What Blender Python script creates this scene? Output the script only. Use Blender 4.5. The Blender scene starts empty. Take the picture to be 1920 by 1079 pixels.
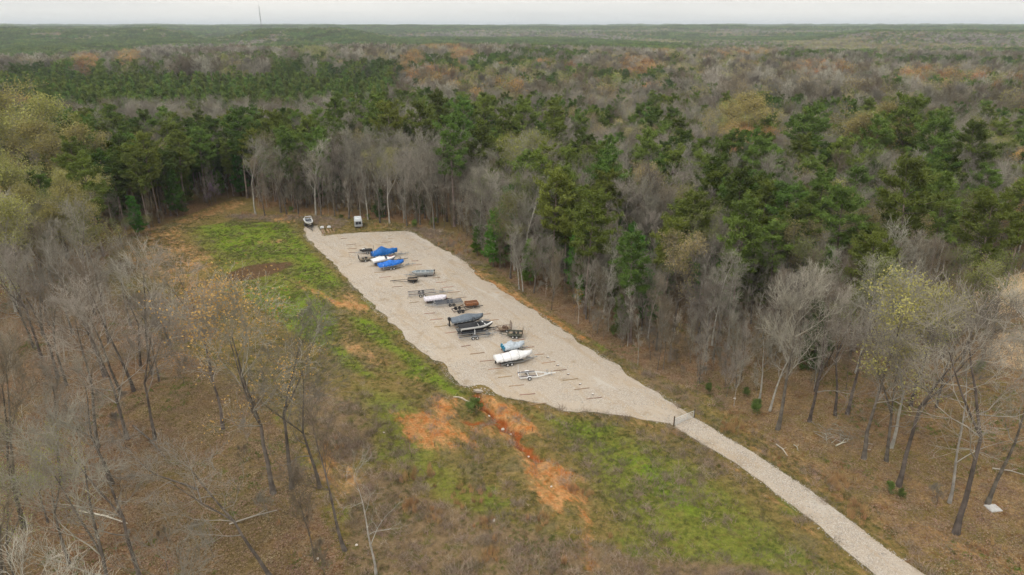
import bpy, bmesh, math, random
import numpy as np
from mathutils import Vector, Matrix

# ------------------------------------------------------------------ camera, sky, sun, exposure
SC = bpy.context.scene
COL = SC.collection
R = math.radians
CAM_H = 56.0
F_PX = 1281.0                       # focal length in pixels of the 1920 px wide photograph
PITCH = math.atan((539.5 - 49.0) / F_PX)

cam_d = bpy.data.cameras.new('camera')
cam = bpy.data.objects.new('camera', cam_d)
COL.objects.link(cam)
cam.location = (0, 0, CAM_H)
cam.rotation_euler = (math.pi / 2 - PITCH, 0, 0)
cam_d.sensor_width = 36.0
cam_d.lens = 36.0 * F_PX / 1920.0
cam_d.clip_start = 0.5
cam_d.clip_end = 90000.0
SC.camera = cam

SUN_EL, SUN_AZ = 52.0, 215.0        # azimuth clockwise from +Y (north); sun behind and left of the camera
world = bpy.data.worlds.new('World')
SC.world = world
world.use_nodes = True
wn, wl = world.node_tree.nodes, world.node_tree.links
wn.clear()
w_out = wn.new('ShaderNodeOutputWorld')
w_bg = wn.new('ShaderNodeBackground')
w_sky = wn.new('ShaderNodeTexSky')
w_sky.sky_type = 'NISHITA'
w_sky.sun_disc = False
w_sky.sun_elevation = R(SUN_EL)
w_sky.sun_rotation = R(SUN_AZ)
w_sky.dust_density = 3.0
w_geo = wn.new('ShaderNodeNewGeometry')
w_tc = wn.new('ShaderNodeTexCoord')
w_sep = wn.new('ShaderNodeSeparateXYZ')
wl.new(w_tc.outputs['Generated'], w_sep.inputs[0])
# overcast: an even cloud deck, somewhat brighter overhead than at the horizon, with flat streaks
w_map = wn.new('ShaderNodeMapping')
w_map.inputs['Scale'].default_value = (1.6, 1.6, 26.0)
wl.new(w_tc.outputs['Generated'], w_map.inputs[0])
w_noise = wn.new('ShaderNodeTexNoise')
w_noise.inputs['Scale'].default_value = 1.3
w_noise.inputs['Detail'].default_value = 5.0
wl.new(w_map.outputs[0], w_noise.inputs['Vector'])
w_grad = wn.new('ShaderNodeMapRange')
w_grad.inputs['From Min'].default_value = 0.0
w_grad.inputs['From Max'].default_value = 1.0
w_grad.inputs['To Min'].default_value = 1.08
w_grad.inputs['To Max'].default_value = 1.95
wl.new(w_sep.outputs['Z'], w_grad.inputs['Value'])
w_str = wn.new('ShaderNodeMapRange')
w_str.inputs['From Min'].default_value = 0.3
w_str.inputs['From Max'].default_value = 0.7
w_str.inputs['To Min'].default_value = 0.90
w_str.inputs['To Max'].default_value = 1.10
wl.new(w_noise.outputs['Fac'], w_str.inputs['Value'])
w_mul = wn.new('ShaderNodeMath'); w_mul.operation = 'MULTIPLY'
wl.new(w_grad.outputs[0], w_mul.inputs[0]); wl.new(w_str.outputs[0], w_mul.inputs[1])
w_tint = wn.new('ShaderNodeMix'); w_tint.data_type = 'RGBA'
w_tint.inputs['A'].default_value = (8.7, 8.8, 8.6, 1)
w_tint.inputs['B'].default_value = (9.4, 8.9, 8.1, 1)
wl.new(w_noise.outputs['Fac'], w_tint.inputs['Factor'])
w_cl = wn.new('ShaderNodeVectorMath'); w_cl.operation = 'SCALE'
wl.new(w_tint.outputs['Result'], w_cl.inputs[0]); wl.new(w_mul.outputs[0], w_cl.inputs['Scale'])
w_mix = wn.new('ShaderNodeMix'); w_mix.data_type = 'RGBA'
w_mix.inputs['Factor'].default_value = 0.90
wl.new(w_sky.outputs[0], w_mix.inputs['A']); wl.new(w_cl.outputs[0], w_mix.inputs['B'])
wl.new(w_mix.outputs['Result'], w_bg.inputs['Color'])
w_bg.inputs['Strength'].default_value = 0.1
wl.new(w_bg.outputs[0], w_out.inputs[0])

sun_d = bpy.data.lights.new('sun', 'SUN')
sun_d.energy = 1.5
sun_d.angle = R(10)
sun_d.color = (1.0, 0.95, 0.88)
sun = bpy.data.objects.new('sun', sun_d)
COL.objects.link(sun)
_az = R(SUN_AZ)
_sd = Vector((math.sin(_az) * math.cos(R(SUN_EL)), math.cos(_az) * math.cos(R(SUN_EL)), math.sin(R(SUN_EL))))
sun.rotation_euler = (-_sd).to_track_quat('-Z', 'Y').to_euler()
sun.location = (0, 0, 200)

SC.view_settings.view_transform = 'Standard'
SC.view_settings.look = 'None'
SC.view_settings.exposure = 0.0
SC.view_settings.gamma = 1.0
SC.render.engine = 'CYCLES'
SC.cycles.max_bounces = 5
SC.cycles.diffuse_bounces = 2
SC.cycles.use_adaptive_sampling = True
SC.cycles.adaptive_threshold = 0.03
SC.cycles.adaptive_min_samples = 16
SC.cycles.glossy_bounces = 2
SC.cycles.transmission_bounces = 3
SC.cycles.volume_bounces = 0
SC.cycles.transparent_max_bounces = 4
SC.cycles.use_denoising = True
SC.cycles.caustics_reflective = False
SC.cycles.caustics_refractive = False

# ------------------------------------------------------------------ picture <-> place
CP, SP_ = math.cos(PITCH), math.sin(PITCH)

def P(px, py, z=0.0):
    """point of the ground plane (at height z) that the photograph shows at a pixel"""
    u, v = (px - 960.0) / F_PX, (539.5 - py) / F_PX
    d = Vector((u, CP + v * SP_, -SP_ + v * CP))
    t = (z - CAM_H) / d.z
    return Vector((d.x * t, d.y * t, z))

def proj(x, y, z):
    """photograph pixel of world points (arrays)"""
    zz = z - CAM_H
    dep = y * CP - zz * SP_
    v = y * SP_ + zz * CP
    dep = np.where(dep < 1e-3, 1e-3, dep)
    return 960.0 + F_PX * x / dep, 539.5 - F_PX * v / dep, dep

def srgb(r, g, b, k=1.0):
    def f(c):
        c /= 255.0
        return (c / 12.92 if c <= 0.04045 else ((c + 0.055) / 1.055) ** 2.4) * k
    return (f(r), f(g), f(b), 1.0)

RNG = np.random.default_rng(7)
random.seed(7)

# ------------------------------------------------------------------ mesh helpers
def mk(name, V, Q=None, T=None, mats=(), mi=None, smooth=False):
    V = np.asarray(V, dtype=np.float32).reshape(-1, 3)
    Q = np.zeros((0, 4), np.int32) if Q is None or len(Q) == 0 else np.asarray(Q, np.int32)
    T = np.zeros((0, 3), np.int32) if T is None or len(T) == 0 else np.asarray(T, np.int32)
    me = bpy.data.meshes.new(name)
    me.vertices.add(len(V)); me.vertices.foreach_set('co', V.ravel())
    loops = np.concatenate([Q.ravel(), T.ravel()]).astype(np.int32)
    tot = np.concatenate([np.full(len(Q), 4, np.int32), np.full(len(T), 3, np.int32)])
    st = np.concatenate([[0], np.cumsum(tot)[:-1]]).astype(np.int32) if len(tot) else tot
    me.loops.add(len(loops)); me.loops.foreach_set('vertex_index', loops)
    me.polygons.add(len(tot)); me.polygons.foreach_set('loop_start', st); me.polygons.foreach_set('loop_total', tot)
    for m in mats:
        me.materials.append(m)
    if mi is not None:
        me.polygons.foreach_set('material_index', np.asarray(mi, np.int32))
    if smooth:
        me.polygons.foreach_set('use_smooth', np.ones(len(tot), bool))
    me.update(calc_edges=True)
    return me

def tubes(P0, P1, R0, R1, k):
    """frustums between point arrays; returns verts, quads"""
    P0, P1 = np.asarray(P0, float), np.asarray(P1, float)
    R0, R1 = np.asarray(R0, float), np.asarray(R1, float)
    n = len(P0)
    if n == 0:
        return np.zeros((0, 3)), np.zeros((0, 4), int)
    d = P1 - P0
    d /= np.maximum(np.linalg.norm(d, axis=1, keepdims=True), 1e-9)
    a = np.where(np.abs(d[:, 2:3]) < 0.9, np.array([[0, 0, 1.0]]), np.array([[1.0, 0, 0]]))
    u = np.cross(d, a); u /= np.linalg.norm(u, axis=1, keepdims=True)
    w = np.cross(d, u)
    th = np.arange(k) * 2 * np.pi / k
    ring = np.cos(th)[None, :, None] * u[:, None, :] + np.sin(th)[None, :, None] * w[:, None, :]
    V = np.stack([P0[:, None, :] + ring * R0[:, None, None], P1[:, None, :] + ring * R1[:, None, None]], 1).reshape(-1, 3)
    b = (np.arange(n) * 2 * k)[:, None]
    i = np.arange(k)[None, :]; j = (i + 1) % k
    Q = np.stack([b + i, b + j, b + k + j, b + k + i], -1).reshape(-1, 4)
    return V, Q

class MB:
    """collects shapes, links them as ONE mesh object"""
    def __init__(s):
        s.v = []; s.f = []
    def _add(s, vs, fs):
        b = len(s.v)
        s.v += [tuple(v) for v in vs]
        s.f += [tuple(b + i for i in f) for f in fs]
        return s
    def box(s, c, size, rz=0.0, ry=0.0, taper=1.0):
        M = Matrix.Rotation(rz, 3, 'Z') @ Matrix.Rotation(ry, 3, 'Y')
        c = Vector(c); x, y, z = (q / 2 for q in size)
        vs = []
        for dz in (-1, 1):
            t = taper if dz > 0 else 1.0
            for dx, dy in ((-1, -1), (1, -1), (1, 1), (-1, 1)):
                vs.append(c + M @ Vector((dx * x * t, dy * y * t, dz * z)))
        return s._add(vs, [(3, 2, 1, 0), (4, 5, 6, 7), (0, 1, 5, 4), (1, 2, 6, 5), (2, 3, 7, 6), (3, 0, 4, 7)])
    def tube(s, pts, r, k=6, cap=True):
        pts = [Vector(p) for p in pts]
        n = len(pts)
        rs = r if isinstance(r, (list, tuple)) else [r] * n
        vs, fs = [], []
        for i, p in enumerate(pts):
            d = (pts[min(i + 1, n - 1)] - pts[max(i - 1, 0)]).normalized()
            a = Vector((0, 0, 1)) if abs(d.z) < 0.9 else Vector((1, 0, 0))
            u = d.cross(a).normalized(); w = d.cross(u)
            for j in range(k):
                t = 2 * math.pi * j / k
                vs.append(p + (u * math.cos(t) + w * math.sin(t)) * rs[i])
        for i in range(n - 1):
            for j in range(k):
                fs.append((i * k + j, i * k + (j + 1) % k, (i + 1) * k + (j + 1) % k, (i + 1) * k + j))
        if cap:
            fs.append(tuple(range(k - 1, -1, -1))); fs.append(tuple(range((n - 1) * k, n * k)))
        return s._add(vs, fs)
    def beam(s, a, b, w, h):
        a, b = Vector(a), Vector(b)
        d = (b - a).normalized()
        up = Vector((0, 0, 1)) if abs(d.z) < 0.95 else Vector((1, 0, 0))
        u = d.cross(up).normalized() * (w / 2); v = u.cross(d).normalized() * (h / 2)
        vs = [a - u - v, a + u - v, a + u + v, a - u + v, b - u - v, b + u - v, b + u + v, b - u + v]
        return s._add(vs, [(3, 2, 1, 0), (4, 5, 6, 7), (0, 1, 5, 4), (1, 2, 6, 5), (2, 3, 7, 6), (3, 0, 4, 7)])
    def lathe(s, prof, axis='y', c=(0, 0, 0), k=16):
        vs, fs = [], []
        n = len(prof)
        for j in range(k):
            t = 2 * math.pi * j / k
            for r, h in prof:
                q = (r * math.cos(t), h, r * math.sin(t)) if axis == 'y' else (r * math.cos(t), r * math.sin(t), h)
                vs.append(Vector(q) + Vector(c))
        for j in range(k):
            for i in range(n - 1):
                a, b = j * n + i, ((j + 1) % k) * n + i
                fs.append((a, a + 1, b + 1, b))
        return s._add(vs, fs)
    def loft(s, secs, closed=False, capa=False, capb=False):
        m = len(secs[0]); vs, fs = [], []
        for sec in secs:
            vs += [Vector(p) for p in sec]
        for i in range(len(secs) - 1):
            for j in range(m if closed else m - 1):
                jj = (j + 1) % m
                fs.append((i * m + j, i * m + jj, (i + 1) * m + jj, (i + 1) * m + j))
        if capa: fs.append(tuple(range(m - 1, -1, -1)))
        if capb: fs.append(tuple(range((len(secs) - 1) * m, len(secs) * m)))
        return s._add(vs, fs)
    def mesh(s, name, m=None, smooth=False):
        me = bpy.data.meshes.new(name)
        me.from_pydata(s.v, [], s.f)
        bm = bmesh.new(); bm.from_mesh(me)
        bmesh.ops.recalc_face_normals(bm, faces=bm.faces)
        bm.to_mesh(me); bm.free()
        if m: me.materials.append(m)
        if smooth:
            me.polygons.foreach_set('use_smooth', np.ones(len(me.polygons), bool))
        me.update()
        return me
    def build(s, name, m, parent=None, smooth=False):
        return link(name, s.mesh(name, m, smooth), parent)

def link(name, data, parent=None, loc=None, rz=None, scale=None):
    o = bpy.data.objects.new(name, data)
    COL.objects.link(o)
    if parent: o.parent = parent
    if loc is not None: o.location = loc
    if rz is not None: o.rotation_euler = (0, 0, rz)
    if scale is not None: o.scale = (scale,) * 3 if not hasattr(scale, '__len__') else scale
    return o

def tag(o, label, cat=None, group=None, kind=None):
    o['label'] = label
    if cat: o['category'] = cat
    if group: o['group'] = group
    if kind: o['kind'] = kind
    return o

def thing(name, label, cat, loc=(0, 0, 0), rz=0.0, group=None, scale=None):
    return tag(link(name, None, None, loc, rz, scale), label, cat, group)

# ------------------------------------------------------------------ materials
def mat(name, col, rough=0.6, metal=0.0, var=0.0, vscale=3.0, col2=None, bump=0.0, rand=0.0, trans=0.0, spec=0.3, coat=0.0):
    m = bpy.data.materials.new(name)
    m.use_nodes = True
    n, l = m.node_tree.nodes, m.node_tree.links
    b = n['Principled BSDF']
    b.inputs['Roughness'].default_value = rough
    b.inputs['Metallic'].default_value = metal
    b.inputs['Specular IOR Level'].default_value = spec
    if coat: b.inputs['Coat Weight'].default_value = coat
    col = tuple(col[:3]) + (1.0,)
    out = None
    if var or col2 is not None or bump:
        tc = n.new('ShaderNodeTexCoord')
        nz = n.new('ShaderNodeTexNoise')
        nz.inputs['Scale'].default_value = vscale
        nz.inputs['Detail'].default_value = 4.0
        l.new(tc.outputs['Object'], nz.inputs['Vector'])
        mx = n.new('ShaderNodeMix'); mx.data_type = 'RGBA'
        if col2 is None:
            mx.inputs['A'].default_value = tuple(c * (1 - var) for c in col[:3]) + (1,)
            mx.inputs['B'].default_value = tuple(min(c * (1 + var), 1) for c in col[:3]) + (1,)
        else:
            mx.inputs['A'].default_value = col
            mx.inputs['B'].default_value = tuple(col2[:3]) + (1,)
        mr = n.new('ShaderNodeMapRange')
        mr.inputs['From Min'].default_value = 0.35; mr.inputs['From Max'].default_value = 0.65
        l.new(nz.outputs['Fac'], mr.inputs['Value'])
        l.new(mr.outputs[0], mx.inputs['Factor'])
        out = mx.outputs['Result']
        if bump:
            bp = n.new('ShaderNodeBump'); bp.inputs['Strength'].default_value = bump; bp.inputs['Distance'].default_value = 0.1
            l.new(nz.outputs['Fac'], bp.inputs['Height']); l.new(bp.outputs[0], b.inputs['Normal'])
    if rand:
        oi = n.new('ShaderNodeObjectInfo')
        hs = n.new('ShaderNodeHueSaturation')
        if out is None: hs.inputs['Color'].default_value = col
        else: l.new(out, hs.inputs['Color'])
        mv = n.new('ShaderNodeMapRange')
        mv.inputs['To Min'].default_value = 1 - rand; mv.inputs['To Max'].default_value = 1 + rand
        l.new(oi.outputs['Random'], mv.inputs['Value']); l.new(mv.outputs[0], hs.inputs['Value'])
        wm = n.new('ShaderNodeMath'); wm.operation = 'MULTIPLY'; wm.inputs[1].default_value = 7.31
        fr = n.new('ShaderNodeMath'); fr.operation = 'FRACT'
        l.new(oi.outputs['Random'], wm.inputs[0]); l.new(wm.outputs[0], fr.inputs[0])
        mh = n.new('ShaderNodeMapRange')
        mh.inputs['To Min'].default_value = 0.5 - rand * 0.07; mh.inputs['To Max'].default_value = 0.5 + rand * 0.07
        l.new(fr.outputs[0], mh.inputs['Value']); l.new(mh.outputs[0], hs.inputs['Hue'])
        out = hs.outputs['Color']
    if out is None: b.inputs['Base Color'].default_value = col
    else: l.new(out, b.inputs['Base Color'])
    if trans:
        tr = n.new('ShaderNodeBsdfTranslucent')
        if out is None: tr.inputs['Color'].default_value = col
        else: l.new(out, tr.inputs['Color'])
        ms = n.new('ShaderNodeMixShader'); ms.inputs[0].default_value = trans
        l.new(b.outputs[0], ms.inputs[1]); l.new(tr.outputs[0], ms.inputs[2])
        l.new(ms.outputs[0], n['Material Output'].inputs['Surface'])
    return m
# ------------------------------------------------------------------ terrain
_LAT = np.random.default_rng(3).random((256, 256))

def vnoise(x, y, s, o=0):
    x = np.asarray(x, float) / s + 17.3 * o; y = np.asarray(y, float) / s + 9.1 * o
    xi, yi = np.floor(x).astype(int), np.floor(y).astype(int)
    fx, fy = x - xi, y - yi
    fx, fy = fx * fx * (3 - 2 * fx), fy * fy * (3 - 2 * fy)
    a = _LAT[xi & 255, yi & 255]; b = _LAT[(xi + 1) & 255, yi & 255]
    c = _LAT[xi & 255, (yi + 1) & 255]; d = _LAT[(xi + 1) & 255, (yi + 1) & 255]
    return (a * (1 - fx) + b * fx) * (1 - fy) + (c * (1 - fx) + d * fx) * fy

def fbm(x, y, s, n=4, o=0):
    t, a, w = 0.0, 1.0, 0.0
    for i in range(n):
        t = t + a * vnoise(x, y, s / 2 ** i, o + i); w += a; a *= 0.5
    return t / w

def sstep(a, b, x):
    t = np.clip((x - a) / (b - a), 0, 1)
    return t * t * (3 - 2 * t)

def poly_sd(poly, x, y):
    """signed distance (m, inside positive) of points to a world polygon"""
    x = np.asarray(x, float); y = np.asarray(y, float)
    p = np.asarray(poly, float)
    out = np.full(x.shape, -1e3)
    mg = 25.0
    sel = (x > p[:, 0].min() - mg) & (x < p[:, 0].max() + mg) & (y > p[:, 1].min() - mg) & (y < p[:, 1].max() + mg)
    xs, ys = x[sel], y[sel]
    if xs.size == 0: return out
    d2 = np.full(xs.shape, 1e18); ins = np.zeros(xs.shape, bool)
    for i in range(len(p)):
        (ax, ay), (bx, by) = p[i], p[(i + 1) % len(p)]
        ex, ey = bx - ax, by - ay
        t = np.clip(((xs - ax) * ex + (ys - ay) * ey) / max(ex * ex + ey * ey, 1e-9), 0, 1)
        d2 = np.minimum(d2, (xs - ax - t * ex) ** 2 + (ys - ay - t * ey) ** 2)
        c = (ay > ys) != (by > ys)
        if by != ay:
            ins ^= c & (xs < ex * (ys - ay) / (by - ay) + ax)
    out[sel] = np.where(ins, 1, -1) * np.sqrt(d2)
    return out

def line_d(pts, x, y):
    x = np.asarray(x, float); d2 = np.full(x.shape, 1e18); tt = np.zeros(x.shape)
    for i in range(len(pts) - 1):
        (ax, ay), (bx, by) = pts[i], pts[i + 1]
        ex, ey = bx - ax, by - ay
        t = np.clip(((x - ax) * ex + (y - ay) * ey) / (ex * ex + ey * ey), 0, 1)
        q = (x - ax - t * ex) ** 2 + (y - ay - t * ey) ** 2
        tt = np.where(q < d2, (i + t) / (len(pts) - 1), tt); d2 = np.minimum(d2, q)
    return np.sqrt(d2), tt

def W(pts):
    return [tuple(P(a, b)[:2]) for a, b in pts]

LOT = W([(568, 434), (571, 425), (597, 424), (606, 443), (640, 440), (700, 436), (766, 434), (778, 440), (800, 453), (830, 468), (868, 487),
         (880, 503), (905, 525), (945, 548), (980, 572), (1010, 590), (1040, 612), (1075, 635), (1110, 658), (1150, 683), (1180, 705),
         (1215, 728), (1250, 750), (1278, 768), (1262, 799), (1200, 785), (1130, 776), (1060, 769), (1000, 757), (940, 746), (890, 733),
         (860, 718), (840, 700), (825, 680), (800, 665), (760, 635), (740, 610), (715, 590), (690, 565), (665, 540), (645, 515), (620, 490),
         (600, 470), (580, 450)])
ROAD = W([(1278, 768), (1302, 784), (1340, 808), (1400, 843), (1460, 882), (1520, 922), (1580, 967), (1640, 1014), (1700, 1055), (1740, 1083), (1800, 1125),
          (1900, 1200), (1840, 1250), (1720, 1150), (1640, 1080), (1615, 1058), (1560, 1010), (1500, 960), (1430, 906), (1370, 864), (1315, 832), (1280, 810), (1262, 799)])
CLEAR = W([(700, 1250), (660, 1079), (630, 1000), (600, 930), (560, 850), (510, 770), (440, 700), (330, 650), (225, 570), (190, 520), (215, 470), (300, 428), (330, 412),
           (420, 380), (440, 370), (468, 372), (478, 394), (560, 402), (650, 407), (720, 414), (790, 427), (850, 437), (880, 462), (905, 490), (960, 535), (1030, 588),
           (1100, 636), (1180, 682), (1260, 718), (1340, 750), (1420, 800), (1500, 850), (1600, 930), (1720, 1030), (1800, 1100), (1800, 1250)])
GULLY = W([(893, 742), (904, 752), (909, 764), (922, 770), (927, 783), (944, 790), (949, 803), (968, 812), (972, 826), (990, 836), (996, 850), (1012, 858)])
GULLY2 = W([(1012, 858), (1032, 868), (1040, 884), (1066, 898), (1078, 915), (1092, 925), (1094, 950), (1103, 975), (1099, 1000), (1106, 1025), (1108, 1060)])
GULLY3 = W([(868, 786), (884, 792), (898, 789), (914, 797), (930, 796), (946, 802)])

def ridge(r, az, r0, w, a0, a1, A):
    soft = 2.5
    win = sstep(a0 - soft, a0 + soft, az) * (1 - sstep(a1 - soft, a1 + soft, az))
    return A * np.exp(-((r - r0) / w) ** 2) * win

def zg(x, y):
    x = np.asarray(x, float); y = np.asarray(y, float)
    r = np.hypot(x, y); az = np.degrees(np.arctan2(x, np.maximum(y, 1e-3)))
    f = sstep(330, 1300, r)
    z = f * (9 * (fbm(x, y, 700, 3, 1) - 0.5) * 2 + 5 * (vnoise(x, y, 260, 4) - 0.5))
    z = z - 8 * sstep(700, 2200, r) * (1 - sstep(3500, 5500, r))
    wob = 1 + 0.35 * (vnoise(az * 10, r * 0, 12, 6) - 0.5)
    z = z + ridge(r, az, 3300, 600, -60, -24, 33) * wob + ridge(r, az, 2700, 420, -21, -11, 36) * wob
    z = z + ridge(r, az, 3000, 600, 24, 60, 30) * wob + ridge(r, az, 5200, 900, -60, 60, 22) * wob
    z = z + ridge(r, az, 9500, 2500, -60, 60, 34) * wob + 20 * sstep(7000, 12000, r)
    near = 1 - sstep(250, 400, r)
    off = 1 - sstep(-1.0, 3.0, np.maximum(poly_sd(LOT, x, y), poly_sd(ROAD, x, y)) + 3.0)
    z = z + near * off * (0.55 * (fbm(x, y, 14, 4, 2) - 0.5) + 0.25 * (vnoise(x, y, 1.6, 3) - 0.5))
    wx, wy = x + 1.1 * (vnoise(x, y, 1.7, 31) - 0.5), y + 1.6 * (vnoise(x, y, 2.1, 32) - 0.5)
    d, t = line_d(GULLY, wx, wy)
    z = z - near * (1.5 - 0.7 * t) * np.exp(-(d / (0.85 - 0.2 * t)) ** 2) + near * 0.4 * np.exp(-((d - 2.2) / 0.9) ** 2)
    d, t = line_d(GULLY2, wx, wy)
    z = z - near * (0.35 - 0.1 * t) * np.exp(-(d / 0.7) ** 2)
    d, t = line_d(GULLY3, wx, wy)
    z = z - near * 0.5 * np.exp(-(d / 0.6) ** 2)
    return z

def gz(x, y):
    return float(zg(np.array([x]), np.array([y]))[0])

def G(px, py):
    """ground point under a pixel, on the modelled terrain"""
    p = P(px, py)
    for _ in range(2):
        p = P(px, py, gz(p.x, p.y))
    return p

def graded(lo, hi, step, far_lo, far_hi, g=1.13):
    mid = list(np.arange(lo, hi + step * 0.5, step))
    s, a = step, hi
    up = []
    while a < far_hi:
        s = min(s * g, 1400); a += s; up.append(a)
    s, a = step, lo
    dn = []
    while a > far_lo:
        s = min(s * g, 1400); a -= s; dn.append(a)
    return np.array(dn[::-1] + mid + up)

gx = graded(-112, 96, 0.55, -42000, 42000)
gy = graded(44, 212, 0.55, -400, 42000)
GX, GY = np.meshgrid(gx, gy)
gxv, gyv = GX.ravel(), GY.ravel()
gzv = zg(gxv, gyv)
ny_, nx_ = GX.shape
ii = (np.arange(ny_ - 1)[:, None] * nx_ + np.arange(nx_ - 1)[None, :]).ravel()
gq = np.stack([ii, ii + 1, ii + nx_ + 1, ii + nx_], -1)

# ---- what grows or lies where: soft patches, in metres on the ground
GRASS = [W(q) for q in (
    [(640, 588), (700, 597), (735, 625), (745, 645), (790, 665), (820, 690), (850, 715), (892, 748), (850, 750), (810, 728), (770, 712), (735, 702), (760, 690), (738, 668), (700, 645), (660, 618)],
    [(600, 640), (650, 650), (690, 690), (720, 712), (690, 715), (640, 690)],
    [(365, 425), (430, 415), (540, 416), (562, 440), (590, 472), (622, 503), (655, 537), (610, 543), (560, 528), (540, 520), (556, 492), (540, 486), (450, 488), (410, 470)],
    [(440, 545), (480, 536), (530, 530), (590, 552), (615, 570), (640, 600), (640, 640), (600, 655), (540, 625), (480, 575)],
    [(985, 772), (1060, 778), (1130, 785), (1180, 800), (1150, 830), (1240, 850), (1300, 900), (1350, 960), (1330, 1010), (1230, 960), (1150, 880), (1050, 815)],
    [(1098, 618), (1128, 636), (1148, 655), (1130, 665), (1108, 645)], [(1400, 1000), (1480, 1010), (1560, 1060), (1500, 1079), (1420, 1040)],
    [(870, 1000), (960, 985), (1060, 1000), (1090, 1070), (960, 1090), (880, 1060)], [(640, 800), (720, 830), (760, 860), (700, 880), (640, 850)])]
CLAY = [W(q) for q in (
    [(880, 733), (925, 744), (965, 758), (1000, 785), (1015, 815), (1005, 826), (975, 812), (940, 800), (915, 785), (893, 765)],
    [(805, 742), (845, 742), (862, 755), (850, 790), (880, 812), (912, 835), (885, 845), (850, 815), (820, 800), (795, 775)],
    [(735, 770), (790, 768), (835, 782), (868, 815), (850, 842), (800, 846), (755, 825)], [(860, 785), (920, 795), (960, 815), (930, 828), (890, 812)],
    [(930, 800), (985, 825), (1010, 855), (1060, 872), (1096, 900), (1092, 940), (1050, 965), (1010, 945), (990, 905), (972, 860)],
    [(1084, 925), (1102, 925), (1108, 1000), (1114, 1060), (1096, 1060), (1092, 985)], [(1255, 798), (1275, 798), (1282, 812), (1262, 815)], [(885, 500), (960, 545), (1010, 577), (1075, 618), (1098, 636), (1088, 640), (1040, 610), (985, 575), (930, 542), (885, 512)], [(560, 528), (606, 545), (628, 560), (690, 570), (700, 585), (632, 578), (590, 552)])]
SOIL = [W(q) for q in (
    [(610, 628), (660, 632), (700, 650), (738, 678), (735, 692), (700, 690), (660, 668), (625, 652)],
    [(622, 545), (662, 545), (688, 565), (712, 590), (670, 590), (632, 578)], [(528, 522), (560, 528), (606, 545), (628, 560), (610, 562), (560, 542)],
    [(225, 465), (300, 425), (345, 420), (350, 450), (400, 470), (410, 495), (380, 520), (440, 535), (400, 552), (330, 545), (260, 520), (225, 500)],
    [(310, 418), (380, 392), (440, 372), (470, 378), (455, 390), (390, 410), (340, 425)], [(470, 450), (520, 447), (552, 445), (540, 455), (490, 458)],
    [(872, 487), (905, 505), (960, 540), (1010, 572), (1050, 600), (1080, 622), (1078, 632), (1040, 608), (990, 576), (940, 545), (890, 515)],
    [(1080, 635), (1100, 640), (1120, 655), (1110, 660)], [(600, 440), (636, 438), (628, 425), (602, 428)], [(480, 405), (570, 402), (560, 425), (500, 415)],
    [(760, 700), (815, 700), (800, 716), (770, 716)], [(960, 745), (1060, 769), (1130, 777), (1200, 787), (1262, 801), (1320, 838), (1300, 838), (1250, 812), (1180, 800), (1080, 785), (990, 768)],
    [(1320, 838), (1420, 905), (1520, 985), (1640, 1082), (1610, 1082), (1500, 992), (1400, 912)], [(1302, 780), (1400, 838), (1520, 915), (1640, 1008), (1740, 1080), (1765, 1080), (1650, 1000), (1530, 905), (1400, 825)],
    [(560, 840), (640, 850), (700, 900), (640, 960), (580, 900)], [(1640, 930), (1800, 1000), (1900, 1060), (1760, 1040)])]
OPENW = [W([(1330, 770), (1450, 720), (1600, 700), (1780, 640), (2000, 560), (2100, 900), (2000, 1250), (1800, 1150), (1640, 990), (1450, 860)])]
GRASS2 = [W(q) for q in ([(980, 770), (1180, 795), (1300, 840), (1420, 925), (1540, 1020), (1640, 1110), (1400, 1130), (1180, 1080), (1110, 960), (1040, 850)], [(640, 700), (800, 740), (860, 850), (980, 960), (1080, 1060), (960, 1100), (800, 960), (680, 860)],
    [(330, 425), (560, 410), (660, 540), (640, 640), (560, 640), (440, 560), (360, 480)], [(1140, 655), (1300, 735), (1430, 800), (1400, 835), (1290, 760)])]
DRYG = [W(q) for q in (
    [(640, 1250), (640, 1079), (650, 900), (720, 870), (800, 930), (900, 960), (1000, 990), (1200, 1040), (1400, 1050), (1650, 1120), (1700, 1250)],
    [(200, 560), (300, 545), (360, 590), (420, 640), (330, 640), (240, 600)], [(560, 700), (680, 760), (720, 860), (620, 880), (560, 800)],
    [(420, 400), (560, 403), (640, 410), (640, 432), (560, 415), (440, 410)], [(760, 418), (850, 435), (880, 468), (905, 500), (870, 492), (830, 470), (790, 445)],
    [(1140, 662), (1250, 716), (1330, 750), (1300, 775), (1210, 720)], [(1760, 560), (1850, 520), (2000, 520), (2000, 700), (1850, 650)])]
SAND = [W(q) for q in ([(1835, 655), (1880, 622), (1990, 620), (1990, 700), (1880, 690)], [(1800, 540), (1960, 500), (1990, 560), (1860, 600)])]
DARK = [W(q) for q in ([(425, 512), (470, 496), (505, 492), (548, 489), (552, 496), (525, 512), (470, 526), (420, 530)], [(205, 490), (240, 485), (262, 505), (235, 520)])]

def patch(polys, x, y, soft):
    m = np.zeros(np.shape(x))
    for q in polys:
        m = np.maximum(m, sstep(-soft, soft, poly_sd(q, x, y)))
    return m

def gully_mask(x, y):
    wx, wy = x + 1.1 * (vnoise(x, y, 1.7, 31) - 0.5), y + 1.6 * (vnoise(x, y, 2.1, 32) - 0.5)
    dg, tg = line_d(GULLY, wx, wy)
    m = (1.3 - 0.45 * tg) * np.exp(-(dg / 0.75) ** 2)
    m = np.maximum(m, 0.5 * np.exp(-(line_d(GULLY2, wx, wy)[0] / 0.7) ** 2))
    return np.maximum(m, 0.9 * np.exp(-(line_d(GULLY3, wx, wy)[0] / 0.7) ** 2))

def woods(x, y):
    c = poly_sd(CLEAR, x, y)
    return 1 - sstep(-3.0, 2.0, c)

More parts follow.
